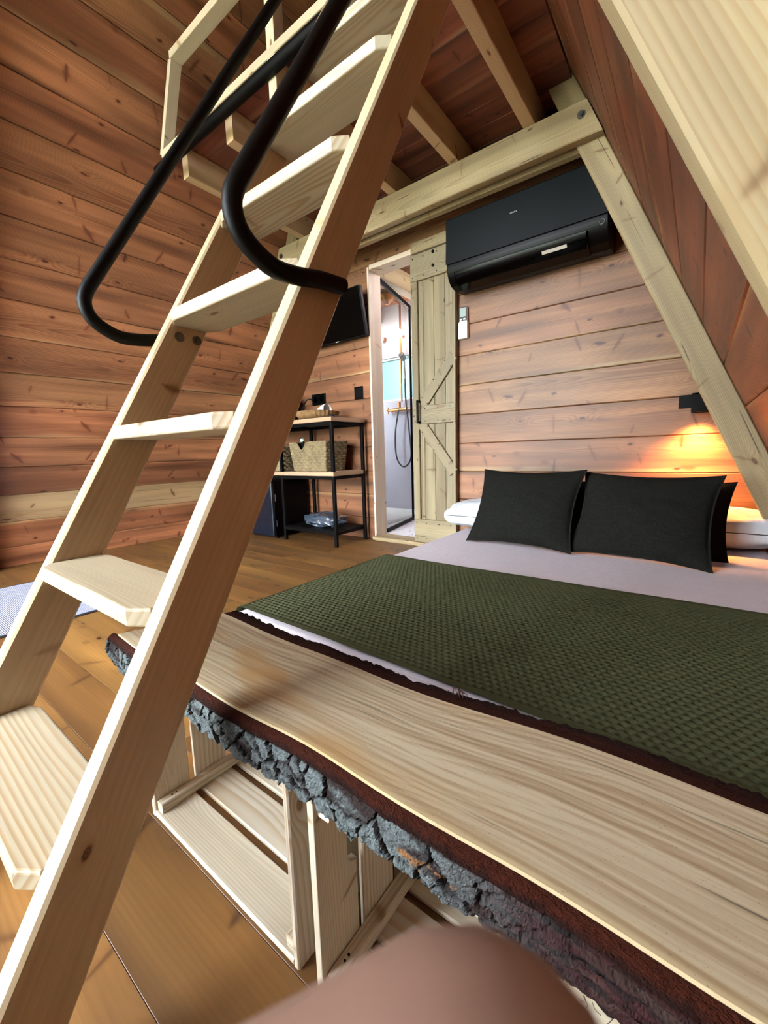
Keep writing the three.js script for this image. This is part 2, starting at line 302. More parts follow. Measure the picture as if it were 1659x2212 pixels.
// ---------------------------------------------------------------- ladder
const SL = 1.79, AF = -0.569;                          // front face of the stringers: y - H = AF - SL z
const zf = (y) => (AF - (y - H)) / SL;
{
  const t = tag(group('loft_ladder', scene, [-0.735, 0, 0]), 'pale pine loft ladder with flat treads and black handrails, leaning across the left half', 'ladder');
  const dir = V(0, SL, -1).normalize(), nrm = V(0, 1, SL).normalize();   // along the stringer, and out of its front face
  for (const [x0, x1] of [[-0.531, -0.498], [-0.969, -0.936]]) {
    const W = 0.079, y0 = 0, y1 = 2.42;
    const a = V((x0 + x1) / 2 + 0.735, y0, zf(y0)).addScaledVector(nrm, -W / 2), b = V((x0 + x1) / 2 + 0.735, y1, zf(y1)).addScaledVector(nrm, -W / 2);
    const o = mesh('stringer', bar(a.distanceTo(b), W, x1 - x0, 0.004, { s0: 1 / SL, s1: 0, uo: 0.05 + rnd() * 0.5 }), M.ladder, t);
    orient(o, a.clone().add(b).multiplyScalar(0.5), dir, nrm);
  }
  for (let i = 1; i <= 9; i++) {
    const y = 0.248 * i, z = 0.0745 - 0.138 * i, c = 0.027, d = 0.105, w0 = -0.201, w1 = 0.204;
    const s = new THREE.Shape(); const q = [[w0, 0.012], [w0 + c, -0.006], [w1 - c, -0.006], [w1, 0.012], [w1, d - 0.012], [w1 - c, d], [w0 + c, d], [w0, d - 0.012]];
    s.moveTo(...q[0]); q.slice(1).forEach((e) => s.lineTo(...e));
    const g = new THREE.ExtrudeGeometry(s, { depth: 0.017, bevelEnabled: true, bevelThickness: 0.004, bevelSize: 0.004, bevelOffset: -0.004, bevelSegments: 3 });
    g.rotateX(-Math.PI / 2);
    const P = g.attributes.position, uv = g.attributes.uv, u0 = rnd() * 0.55, v0 = rnd();
    for (let k = 0; k < P.count; k++) uv.setXY(k, u0 + (P.getZ(k) + 0.02 * P.getY(k) * 20 + 0.12) / TW, v0 + P.getX(k) / TL);
    const o = mesh('tread', g, i % 2 ? M.tread : M.tread2, t); o.position.set(0, y - 0.021, z);
  }
  // handrails: black tubes in the outer faces of the stringers
  for (const [x, end] of [[-0.482, -0.535], [-0.985, -0.53]]) {
    const yz = [[0.949, end], [0.945, -0.49], [0.937, -0.445], [0.934, -0.403], [0.943, -0.374], [0.958, -0.352], [0.98, -0.341], [1.006, -0.344], [1.05, -0.369]];
    for (let k = 1; k <= 10; k++) yz.push([1.05 + 0.105 * k, -0.369 - 0.0638 * k]);
    yz.push([2.17, -1.06], [2.2, -1.1], [2.21, -1.16], [2.21, -1.22]);
    const hr = mesh('handrail', tube(yz.map(([y, z]) => V(x + 0.735, y, z)), 0.0128, 160, 14), M.black, t);
    mesh('handrail_cap', cyl([x + 0.735, 0.949, end + 0.001], [x + 0.735, 0.9492, end - 0.004], 0.0128, 18), M.blackSatin, hr);
  }
  for (const [y, z] of [[0.945, -0.5], [0.945, -0.54]]) for (const x of [-0.936, -0.531]) {
    const s = x < -0.7 ? 1 : -1;
    mesh('bolt', mergeGeometries([cyl([x + 0.735, y, z], [x + 0.735 + s * 0.002, y, z], 0.0105, 20).toNonIndexed(), cyl([x + 0.735, y, z], [x + 0.735 + s * 0.006, y, z], 0.0062, 6).toNonIndexed()]), M.steel, t);
  }
}

// ---------------------------------------------------------------- doorway, door, bathroom
{
  const d = structure(group('trim_1'));
  board('lining', d, M.jamb, [-2.0, 0.0, ZB - 0.122], [-1.984, 2.0, ZB + 0.02], 'y', 0.002);
  board('lining', d, M.jamb, [-1.31, 0.0, ZB - 0.122], [-1.295, 2.0, ZB + 0.003], 'y', 0.002);
  board('lining', d, M.jamb, [-1.984, 1.984, ZB - 0.122], [-1.31, 2.016, ZB + 0.012], 'x', 0.002);
  board('track_cover', d, M.beam, [-1.6, 1.962, ZB + 0.022], [-0.95, 2.03, ZB + 0.05], 'x');
  board('threshold', d, M.beam2, [-1.99, 0, ZB - 0.1], [-1.29, 0.03, ZB + 0.06], 'x', 0.006);
}
{
  const t = structure(group('door_1', scene, [-1.605, 0.032, -2.478]));
  t.userData.label = 'narrow plank door with crossed braces and a black pull handle, left of the bed';
  const X0 = 0, X1 = 0.33, T0 = 1.92;
  [[0.0, 0.085], [0.086, 0.165], [0.166, 0.247], [0.248, 0.33]].forEach(([a, b], i) => board('plank', t, M.door[i % 3], [a, 0, -0.03], [b, T0, -0.012], 'y', 0.003));
  const z = [-0.012, 0.006];
  board('stile', t, M.door[1], [0, 0.17, z[0]], [0.05, 1.755, z[1]], 'y');
  board('stile', t, M.door[0], [0.31, 0.17, z[0]], [0.33, 1.755, z[1]], 'y');
  board('rail', t, M.door[0], [0, 1.757, z[0]], [X1, T0, z[1]], 'x'); board('rail', t, M.door[0], [0.001, 0.83, z[0] - 0.0005], [X1 - 0.001, 0.955, z[1] + 0.001], 'x'); board('rail', t, M.door[1], [0, 0.0, z[0]], [X1, 0.168, z[1]], 'x');
  timber('brace', t, M.door[1], V(0.06, 0.94, -0.0035), V(0.312, 1.25, -0.0035), V(-0.7, 0.7, 0), 0.07, 0.016, 0.003);
  timber('brace', t, M.door[0], V(0.06, 0.845, -0.0035), V(0.312, 0.5, -0.0035), V(0.7, 0.7, 0), 0.07, 0.016, 0.003);
  const h = mesh('handle', mergeGeometries([rbox([0.052, 0.835, 0.03], [0.066, 0.99, 0.044]), rbox([0.052, 0.975, 0.006], [0.066, 0.99, 0.034]), rbox([0.052, 0.835, 0.006], [0.066, 0.85, 0.034])]), M.blackSatin, t);
  for (const y of [1.818, 1.9]) mesh('bolt', cyl([0.175, y, 0.006], [0.175, y, 0.012], 0.009, 16), M.blackSatin, t);
  const nails = []; for (const [a, b] of [[0.02, 0.3]]) for (const y of [1.78, 1.895, 0.85, 0.935, 0.03, 0.14]) for (const x of [0.02, 0.1, 0.2, 0.29]) nails.push(cyl([x, y, 0.0055], [x, y, 0.0085], 0.0035, 8));
  for (const k of [0.15, 0.5, 0.85]) for (const o of [-0.02, 0.02]) { nails.push(cyl([0.06 + 0.252 * k - o, 0.94 + 0.31 * k + o, 0.004], [0.06 + 0.252 * k - o, 0.94 + 0.31 * k + o, 0.0065], 0.0035, 8)); nails.push(cyl([0.06 + 0.252 * k + o, 0.845 - 0.345 * k + o, 0.004], [0.06 + 0.252 * k + o, 0.845 - 0.345 * k + o, 0.0065], 0.0035, 8)); }
  mesh('nails', mergeGeometries(nails), M.dark, t).userData.kind = 'stuff';
}
const BZ = -3.75;
{ // bathroom shell behind the doorway
  const plaster = std({ map: dataTex(512, 512, (u, v) => { const n = fbm(u * 4, v * 4, 4, 4, 41, 4), c = Math.abs(fbm(u * 3, v * 2, 3, 2, 47, 3)), k = c < 0.012 ? 0.75 : 1; return [206 * k + n * 26, 200 * k + n * 24, 206 * k + n * 22]; }), color: C(0.62, 0.6, 0.65), roughness: 0.75 });
  const wl = (name, a, b) => structure(mesh(name, box(a, b), plaster));
  const gs = new THREE.Shape([new THREE.Vector2(-3.4, -0.05), new THREE.Vector2(-0.9, -0.05), new THREE.Vector2(-0.9, 2.4), new THREE.Vector2(-3.4, 2.4)]);
  gs.holes.push(new THREE.Path([new THREE.Vector2(-2.9, 1.225), new THREE.Vector2(-2.9, 1.675), new THREE.Vector2(-2.05, 1.675), new THREE.Vector2(-2.05, 1.225)]));
  const g = new THREE.ExtrudeGeometry(gs, { depth: 0.1, bevelEnabled: false }); g.translate(0, 0, BZ - 0.1); { const uv = g.attributes.uv; for (let i = 0; i < uv.count; i++) uv.setXY(i, uv.getX(i) * 0.5, uv.getY(i) * 0.5); }
  structure(mesh('wall_bathroom_back', g, plaster));
  wl('wall_bathroom_left', [-3.5, -0.05, BZ - 0.1], [-3.4, 2.4, ZB - 0.085]); wl('wall_bathroom_right', [-0.9, -0.05, BZ - 0.1], [-0.8, 2.4, ZB - 0.085]);
  const cl = structure(group('ceiling_bathroom'));
  for (let k = 0; k < 9; k++) board('plank', cl, pick(M.back), [-3.4, 2.2, BZ + 0.127 * k], [-0.9, 2.22, BZ + 0.127 * k + 0.125], 'x', 0.002);
  mesh('backing', box([-3.5, 2.22, BZ - 0.1], [-0.8, 2.4, ZB - 0.085]), M.dark, cl);
  for (const [x, l] of [[-2.15, 'pale ceiling beam seen through the bathroom doorway'], [-2.85, 'further bathroom ceiling beam left of the doorway, beyond the shower screen']]) tag(board('ceiling_beam', scene, M.beam, [x - 0.05, 2.05, BZ + 0.005], [x + 0.05, 2.199, ZB - 0.087], 'z'), l, 'beam');
  // patterned cement-look floor
  const cv = document.createElement('canvas'); cv.width = cv.height = 512; const c = cv.getContext('2d'); c.fillStyle = '#f1eef3'; c.fillRect(0, 0, 512, 512); let s = 7; const r = () => { s = (s * 1664525 + 1013904223) >>> 0; return s / 4294967296; };
  for (let i = 0; i < 130; i++) { c.save(); c.translate(r() * 512, r() * 512); c.rotate(r() * 6.3); c.fillStyle = ['#6d6690', '#8a6a78', '#9a98a8', '#55587a'][i % 4]; c.beginPath(); c.moveTo(0, 0); c.lineTo(8 + r() * 22, 4 * r()); c.lineTo(6 + r() * 18, 6 + r() * 8); c.closePath(); c.fill(); c.restore(); }
  const tx = new THREE.CanvasTexture(cv); tx.colorSpace = THREE.SRGBColorSpace; tx.wrapS = tx.wrapT = THREE.RepeatWrapping; tx.repeat.set(4, 2);
  const f = new THREE.BoxGeometry(2.6, 0.08, 1.25); f.translate(-2.15, -0.012, -3.23);
  structure(mesh('floor_bathroom', f, std({ map: tx, roughness: 0.4 })));
  // frosted window
  const w = structure(group('window_2'));
  const pg = new THREE.PlaneGeometry(0.85, 0.45); pg.translate(-2.475, 1.45, BZ - 0.05);
  mesh('pane', pg, new THREE.MeshPhysicalMaterial({ color: C(0.014, 0.034, 0.04), transmission: 1, thickness: 0, roughness: 0.35 }), w);
  mesh('frame', mergeGeometries([rbox([-2.9, 1.225, BZ - 0.07], [-2.05, 1.245, BZ - 0.02]), rbox([-2.9, 1.655, BZ - 0.07], [-2.05, 1.675, BZ - 0.02]), rbox([-2.9, 1.225, BZ - 0.07], [-2.88, 1.675, BZ - 0.02]), rbox([-2.07, 1.225, BZ - 0.07], [-2.05, 1.675, BZ - 0.02])]), M.white, w);
  // ceiling lamp of the bathroom
  const lamp = tag(group('ceiling_lamp', scene, [-1.4, 2.2, -3.15]), 'round ceiling lamp in the bathroom', 'lamp');
  mesh('diffuser', (() => { const q = new THREE.CylinderGeometry(0.12, 0.14, 0.03, 32); q.translate(0, -0.016, 0); return q; })(), std({ color: 0xffffff, emissive: 0xffe2bd, emissiveIntensity: 1.6 }), lamp);
  const pl = new THREE.PointLight(C(1, 0.92, 0.95), 2.3, 0, 2); pl.position.set(-1.4, 2.1, -3.15); pl.castShadow = true; pl.shadow.radius = 5; scene.add(pl);
}
{ // shower screen, tray, fittings
  const A = V(-2.0, 0.03, -2.66), B = V(-2.157, 0.03, -3.3), t = tag(group('shower_screen', scene, [A.x, 0.028, A.z]), 'black-framed glass shower screen inside the bathroom doorway', 'shower screen');
  const d = B.clone().sub(A), q = (s, y) => [d.x * s, y, d.z * s];
  mesh('post', cyl(q(1, 0), q(1, 1.93), 0.011, 12), M.black, t);
  const rail = (y, h) => { const o = mesh('track', new RoundedBoxGeometry(d.length(), h, 0.025, 2, 0.004), M.black, t); orient(o, V(d.x / 2, y, d.z / 2), d, V(0, 1, 0)); };
  rail(0.014, 0.028); rail(1.93, 0.03);
  const gp = mesh('pane', new THREE.PlaneGeometry(d.length() - 0.02, 1.88), new THREE.MeshPhysicalMaterial({ color: 0xf2fbf9, transmission: 1, thickness: 0, roughness: 0.01 }), t); orient(gp, V(d.x / 2, 0.97, d.z / 2), d, V(0, 1, 0));
  const tray = tag(group('shower_tray', scene, [-2.75, 0.028, -3.35]), 'white shower tray with a dark drain behind the glass screen', 'shower tray');
  mesh('tray', rbox([-0.62, 0, -0.39], [0.53, 0.03, 0.39], 0.012), M.white, tray); mesh('drain', rbox([-0.08, 0.029, -0.06], [0.1, 0.033, 0.06], 0.002), M.steel, tray);
  const f = tag(group('shower_mixer', scene, [-2.56, 1.12, BZ]), 'copper wall shower mixer with cross handles and a hanging hose below the window', 'shower');
  mesh('body', mergeGeometries([cyl([-0.1, 0, 0.06], [0.1, 0, 0.06], 0.02), cyl([-0.075, 0, 0], [-0.075, 0, 0.06], 0.024), cyl([0.075, 0, 0], [0.075, 0, 0.06], 0.024), cyl([0, 0, 0.06], [0, 0.08, 0.06], 0.016)]), M.copper, f);
  for (const s of [-1, 1]) mesh('cross_handle', mergeGeometries([cyl([s * 0.1, 0, 0.06], [s * 0.15, 0, 0.06], 0.012), cyl([s * 0.15, -0.035, 0.06], [s * 0.15, 0.035, 0.06], 0.007), cyl([s * 0.15, 0, 0.025], [s * 0.15, 0, 0.095], 0.007)]), M.copper, f);
  mesh('riser', mergeGeometries([cyl([0.03, 0.08, 0.06], [0.03, 1.05, 0.06], 0.011), cyl([0.03, 1.05, 0.06], [0.05, 1.05, 0.3], 0.011), cyl([0.05, 1.05, 0.3], [0.05, 0.98, 0.3], 0.09, 24, 0.02)]), M.copper, f);
  mesh('hose', tube([[0.0, 0.0, 0.08], [-0.04, -0.25, 0.09], [-0.03, -0.5, 0.09], [0.06, -0.6, 0.09], [0.16, -0.5, 0.1], [0.14, -0.2, 0.1], [0.1, 0.1, 0.09], [0.09, 0.3, 0.08]], 0.0085, 64, 10), M.blackSatin, f);
  mesh('hand_shower', mergeGeometries([cyl([0.09, 0.3, 0.08], [0.08, 0.5, 0.08], 0.011), cyl([0.08, 0.5, 0.08], [0.08, 0.54, 0.13], 0.03)]), M.steel, f);
  const GL = ['leftmost of the three glowing globe bulbs on the bathroom wall', 'middle glowing globe bulb above the bathroom window', 'glowing globe bulb right of the shower screen post'];
  [[-2.78, 1.87], [-2.53, 1.875], [-2.415, 1.86]].forEach(([x, y], i) => {
    const l = tag(group('globe_lamp', scene, [x, y, BZ]), GL[i], 'lamp');
    mesh('base', cyl([0, 0, 0], [0, 0, 0.05], 0.022), M.copper, l);
    const b = new THREE.SphereGeometry(0.045, 24, 16); b.translate(0, 0, 0.09); mesh('bulb', b, std({ color: 0xffffff, emissive: 0xfff0dc, emissiveIntensity: 2.5 }), l);
    const p = new THREE.PointLight(C(1, 0.82, 0.66), 0.22, 0, 2); p.position.set(x, y, BZ + 0.09); p.castShadow = true; scene.add(p);
  });
}

// ---------------------------------------------------------------- wall fittings
{ // air conditioner
  const t = tag(group('air_conditioner', scene, [-0.824, 1.63, ZB]), 'black wall-mounted air conditioner with a white sticker under its front edge', 'air conditioner');
  const L = 0.845, sec = (pts, x0, x1) => { const s = new THREE.Shape(); s.moveTo(...pts[0]); pts.slice(1).forEach((p) => p.length === 2 ? s.lineTo(...p) : s.quadraticCurveTo(...p)); const g = new THREE.ExtrudeGeometry(s, { depth: x1 - x0 - 0.012, bevelEnabled: true, bevelThickness: 0.006, bevelSize: 0.006, bevelOffset: -0.006, bevelSegments: 3, curveSegments: 10 }); g.rotateY(-Math.PI / 2); g.translate(x1 - 0.006, 0, 0); return g; };
  // section in (z, y): shape x = z
  const dark = phys({ color: 0x0a0f11, roughness: 0.42, specularIntensity: 0.25 });
  const acBody = mesh('body', sec([[0, 0.01], [0, 0.355], [0.19, 0.36], [0.214, 0.36, 0.216, 0.34], [0.216, 0.11], [0.214, 0.05, 0.16, 0.012], [0.1, 0.0]], -L / 2, L / 2), M.blackSatin, t);
  const acPanel = mesh('front_panel', sec([[0.2, 0.125], [0.19, 0.362], [0.216, 0.364, 0.22, 0.35], [0.224, 0.115]], -L / 2 - 0.001, L / 2 + 0.001), dark, t);
  mesh('louver', sec([[0.1, 0.006], [0.17, 0.018], [0.205, 0.04, 0.212, 0.07], [0.219, 0.066], [0.212, 0.03, 0.17, 0.006], [0.1, -0.006]], -L / 2 + 0.05, L / 2 - 0.09), M.blackGloss, t);
  const st = mesh('label_sticker', rbox([0.119, -0.008, -0.001], [0.239, 0.008, 0.0012], 0.0004), std({ color: 0xb8b2a8, roughness: 0.6 }), t); st.rotation.x = 0.686; st.position.set(0, 0.0305, 0.2042);
  const lg = []; [0, 0.008, 0.016, 0.023, 0.031].forEach((x, i) => lg.push(rbox([-0.045 + x, 0.262, 0.219], [-0.039 + x, 0.269 + (i % 2) * 0.001, 0.2215], 0.0004)));
  mesh('logo', mergeGeometries(lg), std({ color: 0x8d9090, roughness: 0.4 }), acPanel);
  const dg = new THREE.TorusGeometry(0.011, 0.002, 8, 24); dg.translate(0.395, 0.085, 0.217); mesh('display_ring', dg, std({ color: 0x5a5a5a, roughness: 0.3 }), acBody);
}
{ // remote
  const t = tag(group('air_conditioner_remote', scene, [-1.236, 1.375, ZB]), 'small white remote with a grey screen in a wall holder right of the door', 'remote');
  mesh('holder', rbox([-0.03, 0, 0], [0.032, 0.1, 0.03]), M.white, t); const rb = mesh('body', rbox([-0.026, 0.01, 0.006], [0.028, 0.19, 0.026], 0.006), M.white, t);
  mesh('bezel', rbox([-0.025, 0.105, 0.024], [0.027, 0.188, 0.0275], 0.002), std({ color: 0x34383c, roughness: 0.3 }), rb); mesh('screen', rbox([-0.019, 0.13, 0.027], [0.021, 0.182, 0.0285], 0.001), std({ color: 0x93a39c, roughness: 0.25 }), rb);
  for (const x of [-0.012, 0.012]) mesh('button', rbox([x - 0.007, 0.11, 0.027], [x + 0.007, 0.119, 0.029], 0.001), M.white, rb);
}
{ // television, tilted forward
  const t = tag(group('television', scene, [-2.28, 1.69, -2.44]), 'black flat television on the back wall, partly behind the ladder', 'television'); t.rotation.x = 0.2;
  const tc = mesh('case', rbox([-0.295, -0.17, -0.02], [0.295, 0.17, 0.012], 0.006), M.black, t); mesh('screen', rbox([-0.285, -0.158, 0.011], [0.285, 0.162, 0.0135], 0.001), M.blackGloss, t);
  mesh('logo', rbox([-0.012, -0.166, 0.012], [0.022, -0.161, 0.0135], 0.0005), std({ color: 0xb5b5b5, roughness: 0.4 }), tc);
  mesh('wall_bracket', mergeGeometries([rbox([-0.08, -0.08, -0.055], [0.08, 0.08, -0.02])]), M.black, t);
}
{ // sockets and switch
  const s = tag(group('wall_socket', scene, [-2.564, 1.13, ZB]), 'black double wall socket above the wicker tray', 'socket');
  const sp = mesh('plate', rbox([-0.078, -0.045, 0], [0.078, 0.045, 0.011], 0.004), M.blackSatin, s); for (const x of [-0.038, 0.038]) mesh('insert', cyl([x, 0, 0.01], [x, 0, 0.013], 0.024, 24), M.blackGloss, sp);
  const c = tag(group('power_cord', scene, [-2.6, 1.13, ZB + 0.014]), 'black power cord curving down from the double wall socket', 'cord');
  mesh('cable', tube([[0, 0, 0.03], [-0.04, 0.0, 0.05], [-0.09, -0.06, 0.06], [-0.12, -0.16, 0.08], [-0.13, -0.19, 0.1]], 0.005, 40, 8), M.black, c); mesh('plug', cyl([0, 0, 0], [0, 0, 0.032], 0.016, 16), M.black, c);
  const w = tag(group('light_switch', scene, [-2.127, 1.139, ZB]), 'black square wall switch left of the doorway', 'switch');
  const wp = mesh('plate', rbox([-0.043, -0.047, 0], [0.043, 0.047, 0.009], 0.003), M.blackSatin, w); mesh('rocker', rbox([-0.03, -0.033, 0.008], [0.03, 0.033, 0.012], 0.002), M.black, wp);
}
{ // bedside lamp
  const t = tag(group('wall_lamp', scene, [0, 0.865, ZB]), 'black box wall lamp glowing warm orange down over the right pillow', 'lamp');
  mesh('plate', rbox([-0.094, -0.016, 0], [0.02, 0.045, 0.012], 0.002), M.blackSatin, t);
  const s = new THREE.Shape([new THREE.Vector2(-0.042, 0), new THREE.Vector2(0.05, 0), new THREE.Vector2(0.05, 0.07), new THREE.Vector2(-0.042, 0.07)]); s.holes.push(new THREE.Path([new THREE.Vector2(-0.036, 0.006), new THREE.Vector2(-0.036, 0.064), new THREE.Vector2(0.044, 0.064), new THREE.Vector2(0.044, 0.006)]));
  const g = new THREE.ExtrudeGeometry(s, { depth: 0.086, bevelEnabled: false }); g.rotateX(-Math.PI / 2); g.scale(1, 1, 1.35); g.translate(0, -0.042, 0.099);
  mesh('housing', mergeGeometries([g.toNonIndexed(), box([-0.042, 0.038, 0.005], [0.05, 0.044, 0.099]).toNonIndexed()]), M.blackSatin, t);
  mesh('bulb', cyl([0.004, -0.01, 0.065], [0.004, -0.036, 0.065], 0.022, 20), std({ color: 0xffffff, emissive: 0xffa050, emissiveIntensity: 6 }), t);
}

// ---------------------------------------------------------------- shelf unit, fridge and what stands there
{
  const t = tag(group('shelf_unit', scene, [-2.61, 0, -2.31]), 'black metal shelf unit with wooden shelves below the television', 'shelf');
  const z0 = -0.16, z1 = 0.17, XS = [-0.53, -0.02, 0.54];
  for (const x of XS) for (const z of [z0, z1]) mesh('post', rbox([x - 0.012, 0, z - 0.012], [x + 0.012, 0.905, z + 0.012], 0.003), M.black, t);
  for (const y of [0.893, 0.507, 0.1]) { for (const z of [z0, z1]) mesh('crossbar', rbox([y < 0.2 ? -0.02 : -0.53, y - 0.012, z - 0.01], [0.54, y + 0.012, z + 0.01], 0.003), M.black, t); for (const x of y < 0.2 ? XS.slice(1) : XS) mesh('side_bar', rbox([x - 0.01, y - 0.012, z0], [x + 0.01, y + 0.012, z1], 0.003), M.black, t); }
  board('shelf_board', t, M.shelf, [-0.545, 0.906, z0 - 0.02], [0.56, 0.936, z1 + 0.02], 'x', 0.003); board('shelf_board', t, M.shelf, [-0.517, 0.52, z0 + 0.014], [0.555, 0.549, z1 + 0.016], 'x', 0.003);
  mesh('lower_shelf', box([-0.01, 0.112, z0], [0.53, 0.118, z1]), M.black, t);
}
{
  const t = tag(group('mini_fridge', scene, [-2.9, 0, -2.28]), 'black mini fridge on the floor under the shelf, left of the lower basket bay', 'fridge');
  mesh('cabinet', rbox([-0.17, 0.015, -0.2], [0.172, 0.475, 0.155], 0.006), M.blackSatin, t); mesh('door', rbox([-0.17, 0.02, 0.158], [0.18, 0.47, 0.19], 0.012, 3), std({ color: 0x0a1420, roughness: 0.25 }), t);
  for (const y of [0.1, 0.31]) mesh('hinge', rbox([0.178, y, 0.15], [0.183, y + 0.055, 0.156], 0.001), M.steel, t);
  for (const x of [-0.14, 0.15]) for (const z of [-0.17, 0.13]) mesh('foot', cyl([x, 0, z], [x, 0.017, z], 0.014, 12), M.black, t);
}
// woven basket wall: strands over and under, as one displaced shell
function weave(w0, w1, d0, d1, h, { rows, cols, amp = 0.005, notch = 0 }) {
  const per = (t, W, D) => { const P = 2 * (W + D); let s = (t - Math.floor(t)) * P; const r = Math.min(W, D) * 0.12; const q = s < W ? [-W / 2 + s, D / 2, 0, 1] : s < W + D ? [W / 2, D / 2 - (s - W), 1, 0] : s < 2 * W + D ? [W / 2 - (s - W - D), -D / 2, 0, -1] : [-W / 2, -D / 2 + (s - 2 * W - D), -1, 0]; return q; };
  const nu = cols * 8, nv = rows * 4, p = [], idx = [], uv = [];
  for (let j = 0; j <= nv; j++) for (let i = 0; i <= nu; i++) {
    const v = j / nv, u = i / nu, W = mix(w0, w1, v), D = mix(d0, d1, v), q = per(u, W, D), row = Math.floor(v * rows * 0.999), f = Math.sin(Math.PI * (v * rows - row)), o = amp * f * (0.6 + 0.5 * Math.sin(u * cols * Math.PI * 2 + row * Math.PI));
    let y = v * h; if (notch && q[3] === 1) y -= notch * sst(0.6, 1, v) * Math.exp(-((q[0] + 0.06) ** 2) / 0.0012);
    p.push(q[0] + q[2] * o, y, q[1] + q[3] * o); uv.push(u * 6, v);
  }
  for (let j = 0; j < nv; j++) for (let i = 0; i < nu; i++) { const a = j * (nu + 1) + i, b = a + nu + 1; idx.push(a, a + 1, b, a + 1, b + 1, b); }
  const g = new THREE.BufferGeometry(); g.setAttribute('position', new THREE.Float32BufferAttribute(p, 3)); g.setAttribute('uv', new THREE.Float32BufferAttribute(uv, 2)); g.setIndex(idx); g.computeVertexNormals(); return g;
}
const wickerTex = dataTex(256, 128, (u, v) => { const n = vn(u * 64, v * 24, 64, 24, 5) * 22 + vn(u * 9, v * 5, 9, 5, 8) * 16; return [176 + n, 160 + n, 128 + n * 0.8]; });
const M_w = std({ map: wickerTex, color: C(0.4, 0.37, 0.3), roughness: 0.85, side: THREE.DoubleSide }), M_w2 = std({ map: wickerTex, color: C(0.5, 0.34, 0.2), roughness: 0.85, side: THREE.DoubleSide }), M_wd = std({ map: wickerTex, color: C(0.15, 0.09, 0.05), roughness: 0.85, side: THREE.DoubleSide });
function basket(p, w, d, h, label, notch) {
  const t = tag(group('wicker_basket', scene, p), label, 'basket', 'baskets on the shelf');
  mesh('woven_wall', weave(w * 0.86, w, d * 0.86, d, h, { rows: 11, cols: 22, amp: 0.008, notch }), M_w, t);
  mesh('bottom', box([-w * 0.42, 0.001, -d * 0.42], [w * 0.42, 0.008, d * 0.42]), M_wd, t);
  mesh('lining', weave(w * 0.84, w * 0.97, d * 0.84, d * 0.97, h * 0.96, { rows: 3, cols: 8, amp: 0.001, notch }), M.dark, t);
  return t;
}
basket([-2.375, 0.55, -2.3], 0.4, 0.24, 0.225, 'square pale wicker basket with a dipped front rim on the middle shelf', 0.06).userData.group = undefined;
basket([-2.88, 0.55, -2.3], 0.38, 0.24, 0.2, 'wicker basket left of the middle shelf post, mostly hidden by the ladder', 0).userData.group = undefined;
